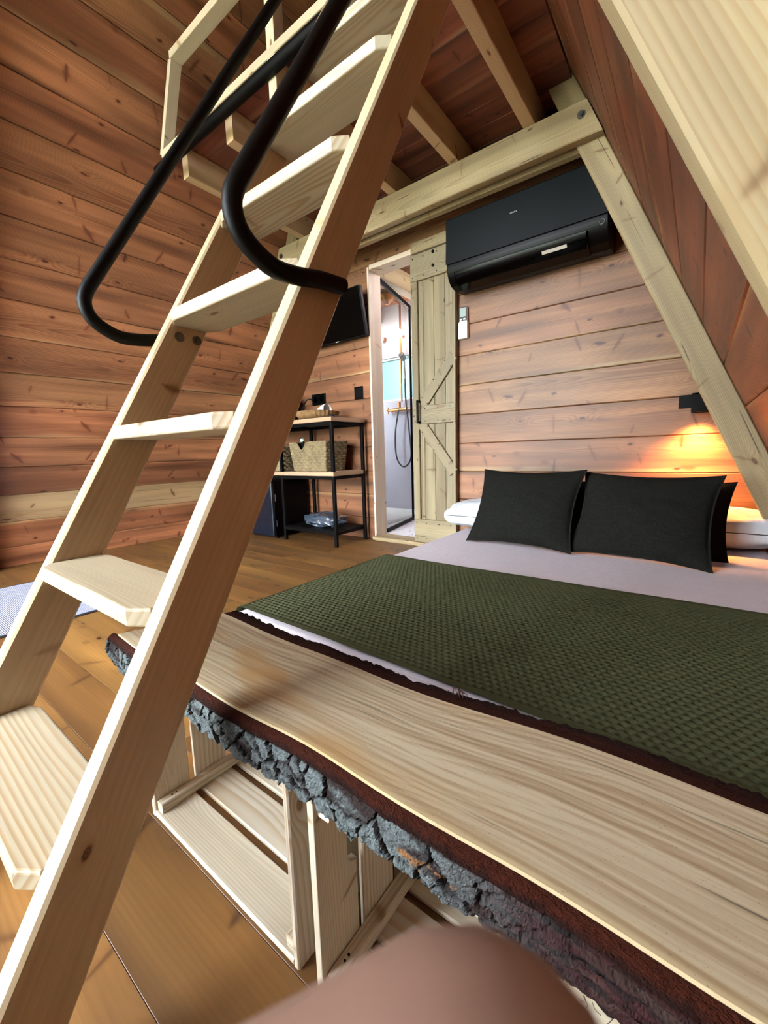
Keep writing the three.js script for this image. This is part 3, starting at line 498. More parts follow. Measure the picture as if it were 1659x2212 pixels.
{
  const t = tag(group('bottle', scene, [-2.43, 0.562, -2.24]), 'dark bottle with a pale cap lying in the square wicker basket', 'bottle');
  const pr = [[0.0, 0], [0.035, 0], [0.036, 0.14], [0.03, 0.17], [0.013, 0.2], [0.013, 0.225]].map((q) => new THREE.Vector2(...q)); mesh('glass', new THREE.LatheGeometry(pr, 24), std({ color: 0x0c1d16, roughness: 0.1 }), t); mesh('cap', cyl([0, 0.222, 0], [0, 0.245, 0], 0.016, 18), std({ color: 0xa9c4bd, roughness: 0.4 }), t); t.rotation.z = 0.25;
  const k = tag(group('wicker_tray', scene, [-2.355, 0.9365, -2.29]), 'low honey-coloured wicker tray on the top shelf', 'tray');
  const pro = [[0.001, 0.004], [0.13, 0.004], [0.155, 0.03], [0.165, 0.062], [0.158, 0.062], [0.146, 0.03], [0.125, 0.012], [0.001, 0.012]].map((q) => new THREE.Vector2(...q)); const g = new THREE.LatheGeometry(pro, 120); const P = g.attributes.position; for (let i = 0; i < P.count; i++) { const a = Math.atan2(P.getZ(i), P.getX(i)), s = 1 + 0.022 * Math.sin(a * 30) * (P.getY(i) > 0.02 ? 1 : 0); P.setX(i, P.getX(i) * s); P.setZ(i, P.getZ(i) * s); } g.computeVertexNormals(); mesh('woven_dish', g, M_w2, k); k.children[0].rotation.y = 0.2;
  const c = tag(group('cup', scene, [-2.27, 0.9495, -2.28]), 'white cup tipped on its side in the wicker tray', 'cup');
  const cp = [[0.001, 0], [0.03, 0], [0.042, 0.045], [0.045, 0.085], [0.042, 0.085], [0.038, 0.045], [0.027, 0.005], [0.001, 0.005]].map((q) => new THREE.Vector2(...q)); mesh('bowl', new THREE.LatheGeometry(cp, 32), M.white, c); const h = new THREE.TorusGeometry(0.022, 0.005, 10, 24, Math.PI); h.rotateZ(-Math.PI / 2); h.translate(0.04, 0.045, 0); mesh('handle', h, M.white, c); c.position.set(-2.31, 0.995, -2.27); c.rotation.z = -1.45;
  const m = tag(group('coffee_machine', scene, [-2.8, 0.9365, -2.32]), 'black countertop appliance on the top shelf, half hidden behind the ladder', 'coffee machine');
  mesh('base', rbox([-0.08, 0, -0.12], [0.09, 0.03, 0.13], 0.01), M.black, m); mesh('column', rbox([-0.07, 0.02, -0.12], [0.08, 0.2, 0.0], 0.02), M.black, m); mesh('head', rbox([-0.075, 0.15, -0.12], [0.085, 0.23, 0.12], 0.03, 4), M.blackSatin, m); mesh('tank', rbox([-0.06, 0.03, -0.135], [0.07, 0.22, -0.115], 0.01), M.blackGloss, m);
  const r = tag(group('tv_remote', scene, [-2.1, 0.9365, -2.2]), 'slim black remote lying at the right end of the top shelf', 'remote'); mesh('body', rbox([-0.022, 0, -0.08], [0.022, 0.014, 0.08], 0.006), M.blackSatin, r); for (let i = 0; i < 4; i++) mesh('button', rbox([-0.01, 0.0135, -0.06 + i * 0.025], [0.01, 0.0155, -0.05 + i * 0.025], 0.001), M.steel, r); r.rotation.y = 0.5; 
  // crumpled plastic-wrapped bundle
  const bg = new THREE.SphereGeometry(1, 72, 48), bp = bg.attributes.position; for (let i = 0; i < bp.count; i++) { const x = bp.getX(i), y = bp.getY(i), z = bp.getZ(i), n = 1 + 0.16 * v3(x * 3 + 9, y * 3, z * 3, 2) + 0.1 * Math.abs(v3(x * 8 + 9, y * 8, z * 8, 4)); bp.setXYZ(i, x * n * 0.19, Math.max(-0.045, y * n * 0.06), z * n * 0.125); } bg.computeVertexNormals();
  const bo = tag(mesh('wrapped_bundle', bg, new THREE.MeshPhysicalMaterial({ color: 0x3a4450, roughness: 0.25, clearcoat: 0.6 })), 'crumpled grey plastic-wrapped bundle on the lowest shelf', 'bundle'); bo.position.set(-2.34, 0.164, -2.3);
}

// ---------------------------------------------------------------- bed
const linen = (seed) => dataTex(256, 256, (u, v) => { const n = vn(u * 128, v * 128, 128, 128, seed) * 14 + fbm(u * 4, v * 4, 4, 4, seed + 2, 3) * 10; return [232 + n * 0.4, 230 + n * 0.4, 234 + n * 0.4]; });
const sheetM = std({ map: linen(3), color: C(0.68, 0.63, 0.66), roughness: 0.9 });
const pillowM = std({ map: linen(9), color: C(0.62, 0.67, 0.7), roughness: 0.9 });
{
  const t = tag(group('bed', scene, [-0.41, 0, -1.572]), 'low double bed with a white fitted sheet along the right slope', 'bed');
  mesh('base', rbox([-0.66, 0, -0.9], [0.66, 0.05, 0.88], 0.006), M.dark, t);
  // mattress with its sheet: a rounded slab, softly rumpled
  const g = new RoundedBoxGeometry(1.36, 0.168, 1.855, 12, 0.035);
  mesh('mattress', g, sheetM, t).position.set(0, 0.135, 0);
  // the sheet's top, rumpled
  const nx = 120, nz = 150, p = [], id = [], uv = [];
  for (let j = 0; j <= nz; j++) for (let i = 0; i <= nx; i++) { const x = -0.665 + 1.33 * i / nx, z = -0.91 + 1.82 * j / nz, e = Math.min(1, Math.min(i, nx - i, j, nz - j) / 6); p.push(x, 0.2165 + e * (0.003 + 0.0035 * fbm(x * 5 + 20, z * 2.5 + 20, 256, 256, 6, 3)), z); uv.push(x * 2, z * 2); }
  for (let j = 0; j < nz; j++) for (let i = 0; i < nx; i++) { const a = j * (nx + 1) + i, b = a + nx + 1; id.push(a, b, a + 1, a + 1, b, b + 1); }
  const sg = new THREE.BufferGeometry(); sg.setAttribute('position', new THREE.Float32BufferAttribute(p, 3)); sg.setAttribute('uv', new THREE.Float32BufferAttribute(uv, 2)); sg.setIndex(id); sg.computeVertexNormals(); mesh('fitted_sheet', sg, sheetM, t);
}
{ // olive honeycomb blanket, dimples in a staggered grid, hanging a little over the left side
  const nx = 500, nz = 270, X0 = -1.2, X1 = 0.26, Z0 = -1.425, Z1 = -0.684, cx = 0.0172, cz = 0.0148, p = [], id = [];
  for (let j = 0; j <= nz; j++) for (let i = 0; i <= nx; i++) {
    const sx = X0 + (X1 - X0) * i / nx, zn = Z1 + 0.036 * clamp((sx + 1.08) / 1.3), z = Z0 + (zn - Z0) * j / nz, e = Math.min(sx - X0, X1 - sx, z - Z0, zn - z);
    const row = Math.floor(z / cz), fz = z / cz - row - 0.5, fx0 = sx / cx + (row & 1) * 0.5, fx = fx0 - Math.floor(fx0) - 0.5;
    const dim = sst(0.012, 0.03, e) * 0.0072 * Math.exp(-Math.pow(fx * fx * 9 + fz * fz * 12, 1.4));
    const ed = -1.072, wob = 0.004 * vn(z * 9 + 30, 3);
    let x = sx, y = 0.2318 + 0.0016 * fbm(sx * 5 + 40, z * 5 + 40, 256, 256, 3, 2) - dim;
    if (sx < ed) { const a = Math.min((ed - sx) / 0.028, Math.PI / 2), r = 0.028; x = ed - Math.sin(a) * r; y = 0.2318 - r + Math.cos(a) * r - Math.max(0, ed - sx - r * Math.PI / 2); x += (dim - 0.002) * Math.sin(a) + wob * Math.min(1, (ed - sx) * 20); }
    p.push(x, y, z);
  }
  for (let j = 0; j < nz; j++) for (let i = 0; i < nx; i++) { const a = j * (nx + 1) + i, b = a + nx + 1; id.push(a, b, a + 1, a + 1, b, b + 1); }
  const g = new THREE.BufferGeometry(); g.setAttribute('position', new THREE.Float32BufferAttribute(p, 3)); g.setIndex(id); g.computeVertexNormals();
  tag(mesh('blanket', g, phys({ specularIntensity: 0.15, color: C(0.047, 0.05, 0.024), roughness: 0.95, side: THREE.DoubleSide })), 'olive green honeycomb-textured blanket spread across the foot of the bed', 'blanket');
}
function cushionGeo(w, h, t, { flange = 0.035, pinch = 0.1, seed = 1, wr = 0.006, n = 56, sag = 0, pw = 0.55 } = {}) {
  const p = [], id = [], uv = [];
  for (const s of [1, -1]) for (let j = 0; j <= n; j++) for (let i = 0; i <= n; i++) {
    const u = -Math.cos(Math.PI * i / n), v = -Math.cos(Math.PI * j / n);
    const x = w / 2 * u * (1 - pinch * (1 - v * v)), y = h / 2 * v * (1 - pinch * (1 - u * u));
    const a = clamp((1 - Math.abs(u)) / 1 - flange) / (1 - flange), b = clamp((1 - Math.abs(v)) - flange) / (1 - flange);
    const prof = Math.pow(clamp(a * (2 - a)), pw) * Math.pow(clamp(b * (2 - b)), pw);
    const k = wr * (fbm(u * 3 + 9 + s * 20, v * 3 + 30, 256, 256, seed, 3)) * Math.sqrt(prof) + wr * 0.9 * Math.sin((u * 0.8 - v) * 9 + seed) * prof * sst(0.4, 1, Math.abs(u) * Math.abs(v) * 1.6);
    p.push(x, y - sag * prof * h * 0.06, s * (0.0018 + t / 2 * prof) + k); uv.push(x * 3, y * 3);
  }
  const N = (n + 1) * (n + 1);
  for (let s = 0; s < 2; s++) for (let j = 0; j < n; j++) for (let i = 0; i < n; i++) { const a = s * N + j * (n + 1) + i, b = a + n + 1; s ? id.push(a, b, a + 1, a + 1, b, b + 1) : id.push(a, a + 1, b, a + 1, b + 1, b); }
  const edge = (a, b) => id.push(a, a + N, b, b, a + N, b + N);
  for (let i = 0; i < n; i++) { edge(i + 1, i); edge(n * (n + 1) + i, n * (n + 1) + i + 1); edge(i * (n + 1), (i + 1) * (n + 1)); edge((i + 1) * (n + 1) + n, i * (n + 1) + n); }
  const g = new THREE.BufferGeometry(); g.setAttribute('position', new THREE.Float32BufferAttribute(p, 3)); g.setAttribute('uv', new THREE.Float32BufferAttribute(uv, 2)); g.setIndex(id); g.computeVertexNormals(); return g;
}
const cushionM = phys({ specularIntensity: 0.1, map: dataTex(256, 256, (u, v) => { const n = vn(u * 128, v * 128, 128, 128, 2) * 26 + vn(u * 20, v * 40, 20, 40, 5) * 8; return [150 + n, 150 + n, 146 + n]; }), color: C(0.032, 0.032, 0.029), roughness: 0.95 });
function cushion(label, cx, cy, cz, X, U, w, h, t, seed) {
  const o = tag(mesh('cushion', cushionGeo(w, h, t, { seed }), cushionM), label, 'cushion');
  return orient(o, V(cx, cy, cz), V(...X), V(...U));
}
cushion('charcoal cushion on the left, propped up alone in front of the left white pillow', -0.652, 0.402, -1.955, [0.508, 0, 0.035], [0.03, 0.345, -0.19], 0.505, 0.4, 0.13, 3);
cushion('charcoal cushion at the front right, the one whose lower right corner juts out', -0.172, 0.392, -1.958, [0.484, -0.01, 0.035], [0.02, 0.33, -0.2], 0.505, 0.395, 0.13, 5);
cushion('charcoal cushion standing behind the front right one, mostly hidden', -0.11, 0.36, -2.13, [0.5, 0, 0.03], [0.02, 0.29, -0.17], 0.48, 0.37, 0.1, 8);
cushion('charcoal cushion tucked behind the left one, showing only in the gap between front cushions', -0.6, 0.36, -2.13, [0.5, 0, 0.03], [0.02, 0.29, -0.17], 0.5, 0.37, 0.1, 12);
for (const [label, x, z, w, d, s] of [['white sleeping pillow at the left end of the bedhead, beside the door', -0.84, -2.31, 0.66, 0.38, 4], ['white sleeping pillow under the glowing wall lamp', -0.02, -2.365, 0.66, 0.29, 7]]) {
  const o = tag(mesh('pillow', cushionGeo(w, d, 0.175, { seed: s, pinch: 0.0, flange: 0.0, wr: 0.014, pw: 0.24 }), pillowM), label, 'pillow');
  orient(o, V(x, 0.306, z), V(1, 0, 0), V(0, 0, -1));
}

// ---------------------------------------------------------------- live-edge bench on crates
const bzf = (x) => -0.2835 + 0.0022 * Math.sin(x * 9 + 1) + 0.0022 * Math.sin(x * 23), bzb = (x) => -0.447 - 0.017 * sst(-0.35, 0.0, x) - 0.011 * sst(-0.5, -0.75, x) + 0.0025 * Math.sin(x * 17);
{
  const t = tag(group('live_edge_bench', scene, [-0.34, 0.29, -0.36]), 'thick live-edge wooden plank bench with grey bark, set across the foot of the bed', 'bench');
  const slabTex = dataTex(2048, 384, (u, v) => {          // u along 1.1 m, v across 0.2 m
    const x = u * 1.1, y = v * 0.2, n = fbm(u * 4, v * 2, 4, 2, 61, 3), n2 = fbm(u * 7, v * 2, 7, 2, 66, 2), big = fbm(u * 3, v * 2, 3, 2, 71, 3);
    const q = (y - 0.08 + n * 0.03 + 0.016 * Math.sin(x * 4.2 + 0.6)) * 105 + n2 * 0.35, f = q - Math.floor(q), l = sst(0.2, 0.85, f) * (1 - sst(0.88, 1, f));
    const fib = vn(u * 60, v * 180, 60, 180, 63) * 0.5 + vn(u * 400, v * 90, 400, 90, 64) * 0.3;
    const lg = fbm(u * 5, v * 40, 5, 40, 67, 3), lg2 = fbm(u * 3, v * 14, 3, 14, 69, 2); let a = clamp(l * (0.14 + 0.36 * sst(-0.2, 0.7, big)) + fib * 0.14 + 0.14 + lg * 0.62 + lg2 * 0.4);
    let c = [mix(214, 160, a), mix(194, 132, a), mix(164, 100, a)];
    const st = sst(0.05, 0.5, fbm(u * 5, v * 1.5 + 3, 5, 2, 77, 3) + 0.5 * Math.exp(-((u - 0.33) ** 2) / 0.01 - ((v - 0.5) ** 2) / 0.1)) * sst(0.75, 0.35, u);
    c = [mix(c[0], 186, st * 0.7), mix(c[1], 128, st * 0.7), mix(c[2], 66, st * 0.7)];
    const streak = sst(0.5, 0.75, fbm(u * 6, v * 26, 6, 26, 81, 3)); c = c.map((k) => k * (1 - 0.38 * streak));
    const pale = sst(0.09, 0.0, v) ; c = [mix(c[0], 226, pale * 0.6), mix(c[1], 198, pale * 0.6), mix(c[2], 148, pale * 0.6)];
    const spk = vn(u * 700, v * 120, 700, 120, 90); if (spk > 0.9) c = c.map((k) => k * 0.72);
    return c;
  });
  const slabM = std({ map: slabTex, color: C(0.57, 0.585, 0.585), roughness: 0.5 });
  const X0 = -0.866, X1 = 0.2, nx = 260, nz = 14, p = [], uv = [], id = [];
  const xe = (x, s) => x < X0 + 0.08 ? x + s * 0.075 * (1 - (x - X0) / 0.08) : x;       // the left end is cut askew
  for (let side = 0; side < 2; side++) for (let i = 0; i <= nx; i++) for (let j = 0; j <= nz; j++) {
    const x = mix(X0, X1, i / nx), s = j / nz, z = mix(bzf(x), bzb(x), s), X = xe(x, s);
    p.push(X + 0.34, (side ? 0.0 : 0.06), z + 0.36 + (side ? (0.5 - s) * 0.008 : 0)); uv.push((x - X0) / 1.1, s * 0.94 + 0.02);
  }
  const N = (nx + 1) * (nz + 1);
  for (let i = 0; i < nx; i++) for (let j = 0; j < nz; j++) { const a = i * (nz + 1) + j, b = a + nz + 1; id.push(a, b, a + 1, b, b + 1, a + 1); id.push(N + a, N + a + 1, N + b, N + b, N + a + 1, N + b + 1); }
  for (let i = 0; i < nx; i++) { const a = i * (nz + 1), b = a + nz + 1; id.push(a, N + a, b, b, N + a, N + b); const c = a + nz, d = b + nz; id.push(c, d, N + c, d, N + d, N + c); }
  for (let j = 0; j < nz; j++) { id.push(j, j + 1, N + j, j + 1, N + j + 1, N + j); const a = nx * (nz + 1) + j; id.push(a, N + a, a + 1, a + 1, N + a, N + a + 1); }
  let g = new THREE.BufferGeometry(); g.setAttribute('position', new THREE.Float32BufferAttribute(p, 3)); g.setAttribute('uv', new THREE.Float32BufferAttribute(uv, 2)); g.setIndex(id); g = g.toNonIndexed(); g.computeVertexNormals();
  mesh('plank', g, slabM, t);
  // bark: front and back strips; plates from cellular noise, colour = lichen-grey outer bark, red-brown inner bark
  const cells = []; { let s = 11; const r = () => { s = (s * 1664525 + 1013904223) >>> 0; return s / 4294967296; }; for (let k = 0; k < 96; k++) cells.push([X0 - 0.06 + 1.2 * (k / 96) + (r() - 0.5) * 0.03, r() * 0.075, 0.6 + r() * 0.8, r()]); }
  const plate = (x, y) => { let d1 = 9, d2 = 9, id0 = 0; const wx = x + 0.013 * fbm(x * 50 + 60, y * 50, 256, 256, 3, 4), wy = y + 0.013 * fbm(x * 50 + 100, y * 50, 256, 256, 5, 4); const k0 = Math.floor((x - X0 + 0.06) / 1.2 * 96); for (let k = Math.max(0, k0 - 12); k < Math.min(96, k0 + 12); k++) { const c = cells[k], d = Math.hypot((wx - c[0]) * 0.9, wy - c[1]) ; if (d < d1) { d2 = d1; d1 = d; id0 = k; } else if (d < d2) d2 = d; } return [d2 - d1, cells[id0]]; };
  const red = [0.04, 0.0075, 0.003], redD = [0.014, 0.004, 0.003], grey = [0.165, 0.195, 0.2], greyD = [0.04, 0.043, 0.045], brown = [0.026, 0.013, 0.012], tan = [0.2, 0.1, 0.045];
  const barkBump = dataTex(512, 512, (u, v) => { const k = 128 + 70 * fbm(u * 40, v * 40, 40, 40, 3, 3) + 50 * vn(u * 128, v * 128, 128, 128, 6); return [k, k, k]; }, { srgb: false });
  const barkTone = dataTex(512, 512, (u, v) => { const k = 215 + 26 * fbm(u * 26, v * 26, 26, 26, 13, 3) + 26 * vn(u * 120, v * 120, 120, 120, 16); return [k, k, k]; });
  function bark(front) {
    const nu = 900, nv = front ? 56 : 22, pp = [], cc = [], ii = [], uu = [];
    for (let i = 0; i <= nu; i++) for (let j = 0; j <= nv; j++) {
      const x = mix(front ? X0 - 0.022 : X0 + 0.06, X1, i / nu), s = j / nv, old = sst(-0.2, -0.02, x), xc = Math.max(x, X0);
      let y, z, c, o = 0;
      const n = fbm(x * 120 + 60, s * 9, 256, 256, 7, 3), n2 = fbm(x * 22 + 60, s * 4 + 9, 256, 256, 11, 3);
      if (front) {
        const z0 = bzf(xc), rim = 0.3 + 0.035 * n2 + 0.02 * old;
        if (s < rim) { const q = s / rim; y = 0.06 - 0.0035 - 0.009 * q * q; z = z0 - 0.001 + (0.0145 + 0.003 * n2) * q; c = red.map((r0, k) => mix(r0, redD[k], sst(0.55, 1, q + 0.25 * n))); o = 0.0008 * n; }
        else {
          const q = (s - rim) / (1 - rim), yy = q * 0.06; y = 0.0475 - q * (0.052 + 0.008 * n2 + 0.006 * n - 0.006 * old); z = z0 + 0.0135 + 0.004 * Math.sin(q * 3) - 0.006 * q * q;
          const [e, cell] = plate(x, yy); const crack = sst(0.0, 0.004, e + 0.0012 * n);
          const li = sst(-0.1, 0.25, cell[3] - 0.12 + 0.5 * n2) * (1 - old * 0.85);
          o = (crack - 1) * 0.006 * cell[2] + (cell[3] - 0.5) * 0.005 + 0.0012 * n + 0.0013 * fbm(x * 170 + 400, yy * 170, 256, 256, 12, 3) * crack + 0.0008 * vn(x * 700, yy * 700, 256, 256, 2);
          if (old > 0) { const f1 = 1 - Math.abs(fbm(x * 13 + 30 + q * 2, q * 9 + 4, 256, 256, 15, 4)), f2 = fbm(x * 60 + 30, q * 26, 256, 256, 19, 3); o = mix(o, 0.012 * (f1 - 0.8) + 0.0022 * f2 + 0.001 * n, old * 0.9); }
          const sp = 0.5 + 0.5 * vn(x * 480 + 9, yy * 480, 256, 256, 31); const gcol = grey.map((g0, k) => mix(greyD[k], g0, clamp(0.25 + 0.75 * sp)));
          const bcol = brown.map((b0, k) => mix(b0, greyD[k], 0.4 * sp * (1 - old)));
          c = bcol.map((b0, k) => mix(b0, gcol[k], li)); if (old > 0) { const w = fbm(x * 30 + 70, q * 12 + 3, 256, 256, 29, 3), w2 = fbm(x * 16 + 11, q * 7 + 5, 256, 256, 37, 2), oc = [mix(0.04, 0.012, sst(-0.2, 0.4, w)), mix(0.012, 0.009, sst(-0.2, 0.4, w)), mix(0.013, 0.009, sst(-0.2, 0.4, w))], lt = sst(0.25, 0.6, w2) * 0.8; c = c.map((k0, k) => mix(k0, mix(oc[k], [0.055, 0.033, 0.028][k], lt * 0.8), old * 0.9)); if (w2 < -0.5 && w > 0.1) c = tan; } c = c.map((k0, k) => mix(brown[k] * 0.5, k0, mix(crack, 1, old * 0.6)));
        }
        z += o;
      } else {
        const z0 = bzb(xc); y = 0.0595 - 0.004 * s; z = z0 + 0.001 - (0.036 + 0.006 * n2 + 0.004 * n) * s; c = red.map((r0, k) => mix(r0 * 0.8, redD[k] * 0.8, sst(0.2, 0.9, s + 0.35 * n2))); y += 0.0022 * n * s + 0.003 * n2 * s; if (s > 0.9) y -= 0.03 * (s - 0.9) / 0.1;
      }
      pp.push(xe(x, front ? 0 : 1) * 1 + 0.34, y, z + 0.36); cc.push(...c); uu.push(x * 8, s * 0.6);
    }
    for (let i = 0; i < nu; i++) for (let j = 0; j < nv; j++) { const a = i * (nv + 1) + j, b = a + nv + 1; front ? ii.push(a, a + 1, b, b, a + 1, b + 1) : ii.push(a, b, a + 1, b, b + 1, a + 1); }
    const q = new THREE.BufferGeometry(); q.setAttribute('position', new THREE.Float32BufferAttribute(pp, 3)); q.setAttribute('color', new THREE.Float32BufferAttribute(cc, 3)); q.setAttribute('uv', new THREE.Float32BufferAttribute(uu, 2)); q.setIndex(ii); q.computeVertexNormals();
    mesh('bark', q, phys({ specularIntensity: 0.2, vertexColors: true, roughness: 0.9, side: THREE.DoubleSide, bumpMap: barkBump, map: barkTone, bumpScale: 0.0022 }), t);
  }
  bark(true); bark(false);
  // torn bast fibres under the right-hand bark
  const fb = []; for (let k = 0; k < 34; k++) { const x = rr(-0.1, 0.1), z = bzf(x) + 0.008, l = rr(0.004, 0.012); fb.push(tube([[x + 0.34, -0.002, z + 0.36], [x + 0.34 + rr(-0.003, 0.003), -0.002 - l / 2, z + 0.361], [x + 0.34 + rr(-0.006, 0.006), -0.002 - l, z + 0.36]], 0.00028, 5, 4)); }
  for (let k = 0; k < 12; k++) { const x = -0.245 + rr(-0.012, 0.012), z = bzb(x) - 0.026, l = rr(0.006, 0.02); fb.push(tube([[x + 0.34, 0.05, z + 0.36], [x + 0.34 + rr(-0.006, 0.006), 0.05 + l / 2, z + 0.36 + rr(-0.004, 0.004)], [x + 0.34 + rr(-0.01, 0.01), 0.05 + l, z + 0.36 + rr(-0.006, 0.006)]], 0.0006, 6, 4)); }
  mesh('bast_fibres', mergeGeometries(fb), std({ color: 0x3a1a14, roughness: 0.9 }), t).userData.kind = 'stuff';
}
function slotBoard(w, h, th) {      // an end board with half of a rounded hand slot cut in its rear edge
  const s = new THREE.Shape(); s.moveTo(0, 0); s.lineTo(w, 0); s.lineTo(w, 0.14); s.quadraticCurveTo(w - 0.016, 0.142, w - 0.017, 0.16); s.lineTo(w - 0.017, 0.225); s.quadraticCurveTo(w - 0.016, 0.243, w, 0.245); s.lineTo(w, h); s.lineTo(0, h); s.closePath();
  const g = new THREE.ExtrudeGeometry(s, { depth: th - 0.003, bevelEnabled: true, bevelThickness: 0.0015, bevelSize: 0.0015, bevelOffset: -0.0015, bevelSegments: 2 }); g.rotateY(Math.PI / 2); g.translate(0.0015, 0, 0);
  const uv = g.attributes.uv, P = g.attributes.position; for (let i = 0; i < uv.count; i++) uv.setXY(i, 0.3 + P.getZ(i) / TW + P.getX(i) / TW, 0.4 + P.getY(i) / TL); return g;
}
function crate(x0, label, slot = false) {
  const W = 0.42, Hh = 0.286, z1 = -0.285, D = 0.24, th = 0.011;
  const t = tag(group('wooden_crate', scene, [x0 + W / 2, 0, z1 - D / 2]), label, 'crate');
  const bx = (n, a, b, ax, i = 0) => board(n, t, M.crate[i % 2], [a[0] - W / 2, a[1], a[2] + D / 2], [b[0] - W / 2, b[1], b[2] + D / 2], ax, 0.0022);
  for (const [i, [a, b]] of [[-0.072, 0], [-0.153, -0.085], [-0.235, -0.167]].entries()) { bx('slat', [th, 0, a], [W - th, 0.0095, b], 'x', i); bx('slat', [th, Hh - 0.0095, a], [W - th, Hh, b], 'x', i + 1); }
  for (const [j, x] of [0, W - th].entries()) for (const [i, [a, b]] of [[-0.072, 0], [-0.153, -0.085], [-0.235, -0.167]].entries()) bx('end_board', [x, 0, a], [x + th, Hh, b], 'y', i + j);
  if (slot) { const o = t.children.find((m) => m.name === 'end_board'); o.geometry = slotBoard(0.072, Hh, th); o.quaternion.identity(); o.position.set(-W / 2, 0, D / 2); }
  for (let i = 0; i < 3; i++) bx('back_slat', [0, 0.012 + i * 0.092, -0.24], [W, 0.088 + i * 0.092, -0.2355], 'x', i);
  for (const x of [th + 0.0002, W - th - 0.0202]) for (const y of [0.0097, Hh - 0.0297]) bx('batten', [x, y, -0.234], [x + 0.02, y + 0.02, -0.006], 'z', 1);
  for (const x of [th + 0.01]) mesh('nail', mergeGeometries([-0.03, -0.038].map((z) => { const g = cyl([x - W / 2, 0.0295, z + D / 2], [x - W / 2, 0.0302, z + D / 2], 0.0017, 8); return g; })), M.dark, t);
  return t;
}
crate(-0.8, 'pale slatted crate on its side under the left half of the bark-edged bench');
crate(-0.345, 'pale slatted crate with a hand slot, second from the left under the bench', true);

// ---------------------------------------------------------------- rug
{
  const tex = dataTex(256, 256, (u, v) => { const r = Math.floor(v * 32), sx = u * 24 + (r & 1) * 0.5, f = Math.sin(Math.PI * (sx - Math.floor(sx))), g = Math.sin(Math.PI * (v * 32 - r)), n = vn(u * 96, v * 96, 96, 96, 4) * 18, k = f * g; return [mix(96, 206, k) + n, mix(102, 208, k) + n, mix(134, 222, k) + n]; });
  tex.repeat.set(4.2, 8.4);
  const bm = dataTex(128, 128, (u, v) => { const r = Math.floor(v * 16), sx = u * 12 + (r & 1) * 0.5; const k = 255 * Math.sin(Math.PI * (sx - Math.floor(sx))) * Math.sin(Math.PI * (v * 16 - r)); return [k, k, k]; }, { srgb: false }); bm.repeat.set(8.4, 16.8);
  const t = tag(group('rug', scene, [-2.555, 0, -0.2]), 'flat-woven blue-grey and white rug on the floor at the left edge', 'rug');
  const g = new RoundedBoxGeometry(0.83, 0.008, 1.7, 2, 0.003); const uv = g.attributes.uv, P = g.attributes.position; for (let i = 0; i < uv.count; i++) uv.setXY(i, P.getX(i) / 0.83 + 0.5, P.getZ(i) / 1.7 + 0.5);
  g.translate(0, 0.0042, 0); mesh('weave', g, std({ map: tex, bumpMap: bm, bumpScale: 0.003, roughness: 0.95 }), t);
  mesh('border', mergeGeometries([rbox([-0.42, 0.0005, -0.855], [0.42, 0.0095, -0.845], 0.002), rbox([0.412, 0.0005, -0.85], [0.42, 0.0095, 0.85], 0.002), rbox([-0.42, 0.0005, -0.85], [-0.412, 0.0095, 0.85], 0.002)]), std({ color: 0x33303a, roughness: 0.9 }), t);
}

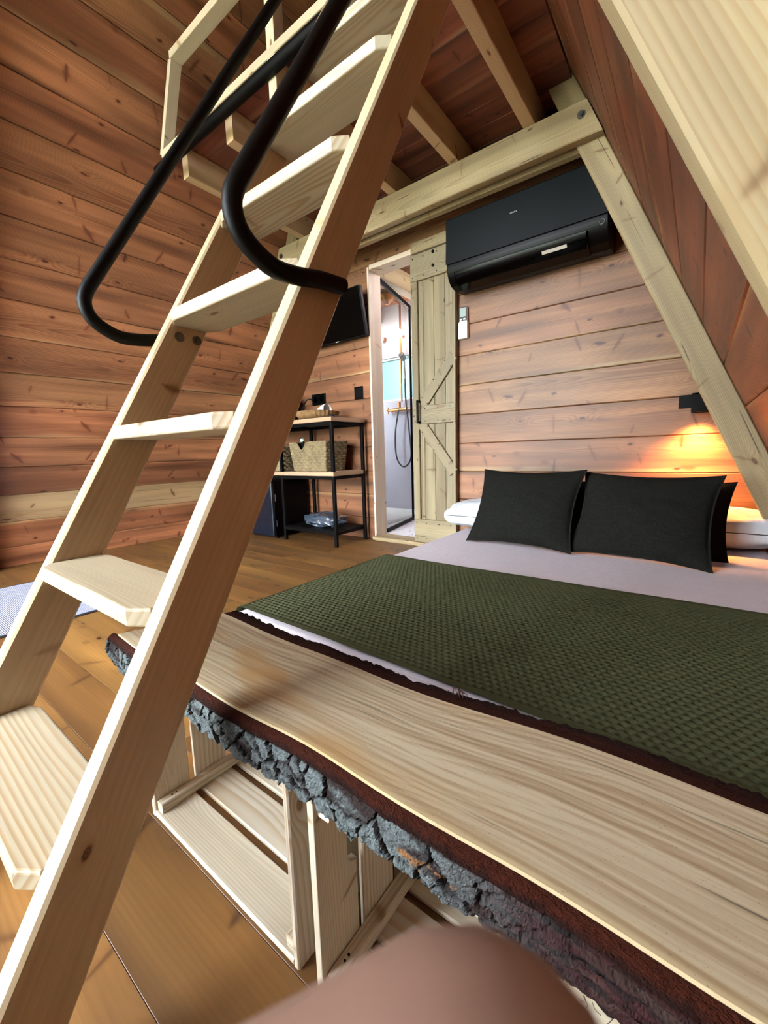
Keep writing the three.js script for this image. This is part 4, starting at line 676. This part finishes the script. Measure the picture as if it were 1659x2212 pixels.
// ---------------------------------------------------------------- the photographer's hand at the bottom edge
{
  const chain = (pts, rs) => pts.slice(1).map((p, i) => [pts[i], p, rs[i], rs[i + 1]]);
  const q = (x, y, z) => V(x, y, z);                       // camera axes: x right, y up, z back
  const tip = q(0.0046, -0.0338, -0.0205);
  const idx = [tip, q(-0.0175, -0.0432, -0.0165), q(-0.0385, -0.06, -0.007), q(-0.058, -0.094, 0.012)];
  const bones = [
    ...chain(idx, [0.0097, 0.0106, 0.0106, 0.0115]),
    ...chain([q(-0.012, -0.078, 0.004), q(-0.03, -0.084, -0.004), q(-0.052, -0.092, 0.0), q(-0.07, -0.112, 0.02)], [0.0082, 0.0088, 0.0095, 0.0112]),
    ...chain([q(-0.024, -0.1, 0.016), q(-0.042, -0.108, 0.006), q(-0.062, -0.114, 0.01), q(-0.08, -0.13, 0.028)], [0.0078, 0.0084, 0.009, 0.0108]),
    ...chain([q(-0.042, -0.122, 0.03), q(-0.056, -0.128, 0.02), q(-0.072, -0.134, 0.022), q(-0.086, -0.146, 0.038)], [0.0068, 0.0074, 0.008, 0.0098]),
    ...chain([q(-0.012, -0.082, 0.05), q(-0.03, -0.092, 0.062), q(-0.054, -0.11, 0.07), q(-0.082, -0.14, 0.078)], [0.0086, 0.0096, 0.0115, 0.014]),
  ];
  const palm = [[q(-0.06, -0.1, 0.02), q(-0.092, -0.15, 0.078), 0.0135, 0.02], [q(-0.072, -0.114, 0.026), q(-0.1, -0.158, 0.08), 0.0135, 0.02], [q(-0.082, -0.132, 0.034), q(-0.106, -0.168, 0.084), 0.0125, 0.019], [q(-0.087, -0.146, 0.042), q(-0.11, -0.174, 0.088), 0.0115, 0.018], [q(-0.1, -0.16, 0.084), q(-0.135, -0.22, 0.14), 0.021, 0.024], [q(-0.135, -0.22, 0.14), q(-0.19, -0.36, 0.24), 0.024, 0.033]];
  const cap = (p, [a, b, r0, r1]) => { const d = b.clone().sub(a), t = clamp(p.clone().sub(a).dot(d) / d.lengthSq()); return p.distanceTo(a.clone().addScaledVector(d, t)) - mix(r0, r1, t); };
  const smin = (a, b, k) => { const h = clamp(0.5 + 0.5 * (b - a) / k); return mix(b, a, h) - k * h * (1 - h); };
  const field = (p) => { let d = 1; const chains = [0, 3, 6, 9, 12]; let pal = 1; for (const b of palm) pal = smin(pal, cap(p, b), 0.012); d = pal; for (const c of chains) { let f = 1; for (let k = c; k < c + 3; k++) f = smin(f, cap(p, bones[k]), 0.003); const root = bones[c + 2][1]; d = smin(d, f, p.distanceTo(root) < 0.03 ? 0.006 : 0.0008); } return d; };
  const part = (ctr, half, res) => {
    const mc = new MarchingCubes(res, new THREE.MeshBasicMaterial(), false, false, 200000), p = new THREE.Vector3();
    for (let k = 0; k < res; k++) for (let j = 0; j < res; j++) for (let i = 0; i < res; i++) { p.set((i / res * 2 - 1) * half + ctr[0], (j / res * 2 - 1) * half + ctr[1], (k / res * 2 - 1) * half + ctr[2]); mc.field[i + j * res + k * res * res] = -field(p); }
    mc.isolation = 0; mc.update();
    const g = new THREE.BufferGeometry(), n = mc.count; g.setAttribute('position', new THREE.Float32BufferAttribute(Array.from(mc.positionArray.subarray(0, n * 3)), 3)); g.setAttribute('normal', new THREE.Float32BufferAttribute(Array.from(mc.normalArray.subarray(0, n * 3)), 3));
    g.scale(half, half, half); g.translate(...ctr); return g;
  };
  const g = part([-0.09, -0.17, 0.1], 0.2, 104); g.applyMatrix4(new THREE.Matrix4().makeRotationFromEuler(new THREE.Euler(-0.1438, 0.65, -0.02845, 'YXZ')).setPosition(0, 0.68, 0));
  const n = g.attributes.normal, P = g.attributes.position; { // make the normals point outwards
    const a = V(P.getX(0), P.getY(0), P.getZ(0)), b = V(P.getX(1), P.getY(1), P.getZ(1)), c = V(P.getX(2), P.getY(2), P.getZ(2)), f = b.sub(a).cross(c.sub(a)); if (f.dot(V(n.getX(0), n.getY(0), n.getZ(0))) < 0) for (let i = 0; i < n.count; i++) n.setXYZ(i, -n.getX(i), -n.getY(i), -n.getZ(i)); }
  const o = mesh('person', g, new THREE.MeshPhysicalMaterial({ color: C(0.195, 0.11, 0.082), roughness: 0.6 }));
  tag(o, 'bare out-of-focus fingertip and hand of the photographer at the bottom edge', 'person');
}

shade(scene);
renderer.render(scene, camera);
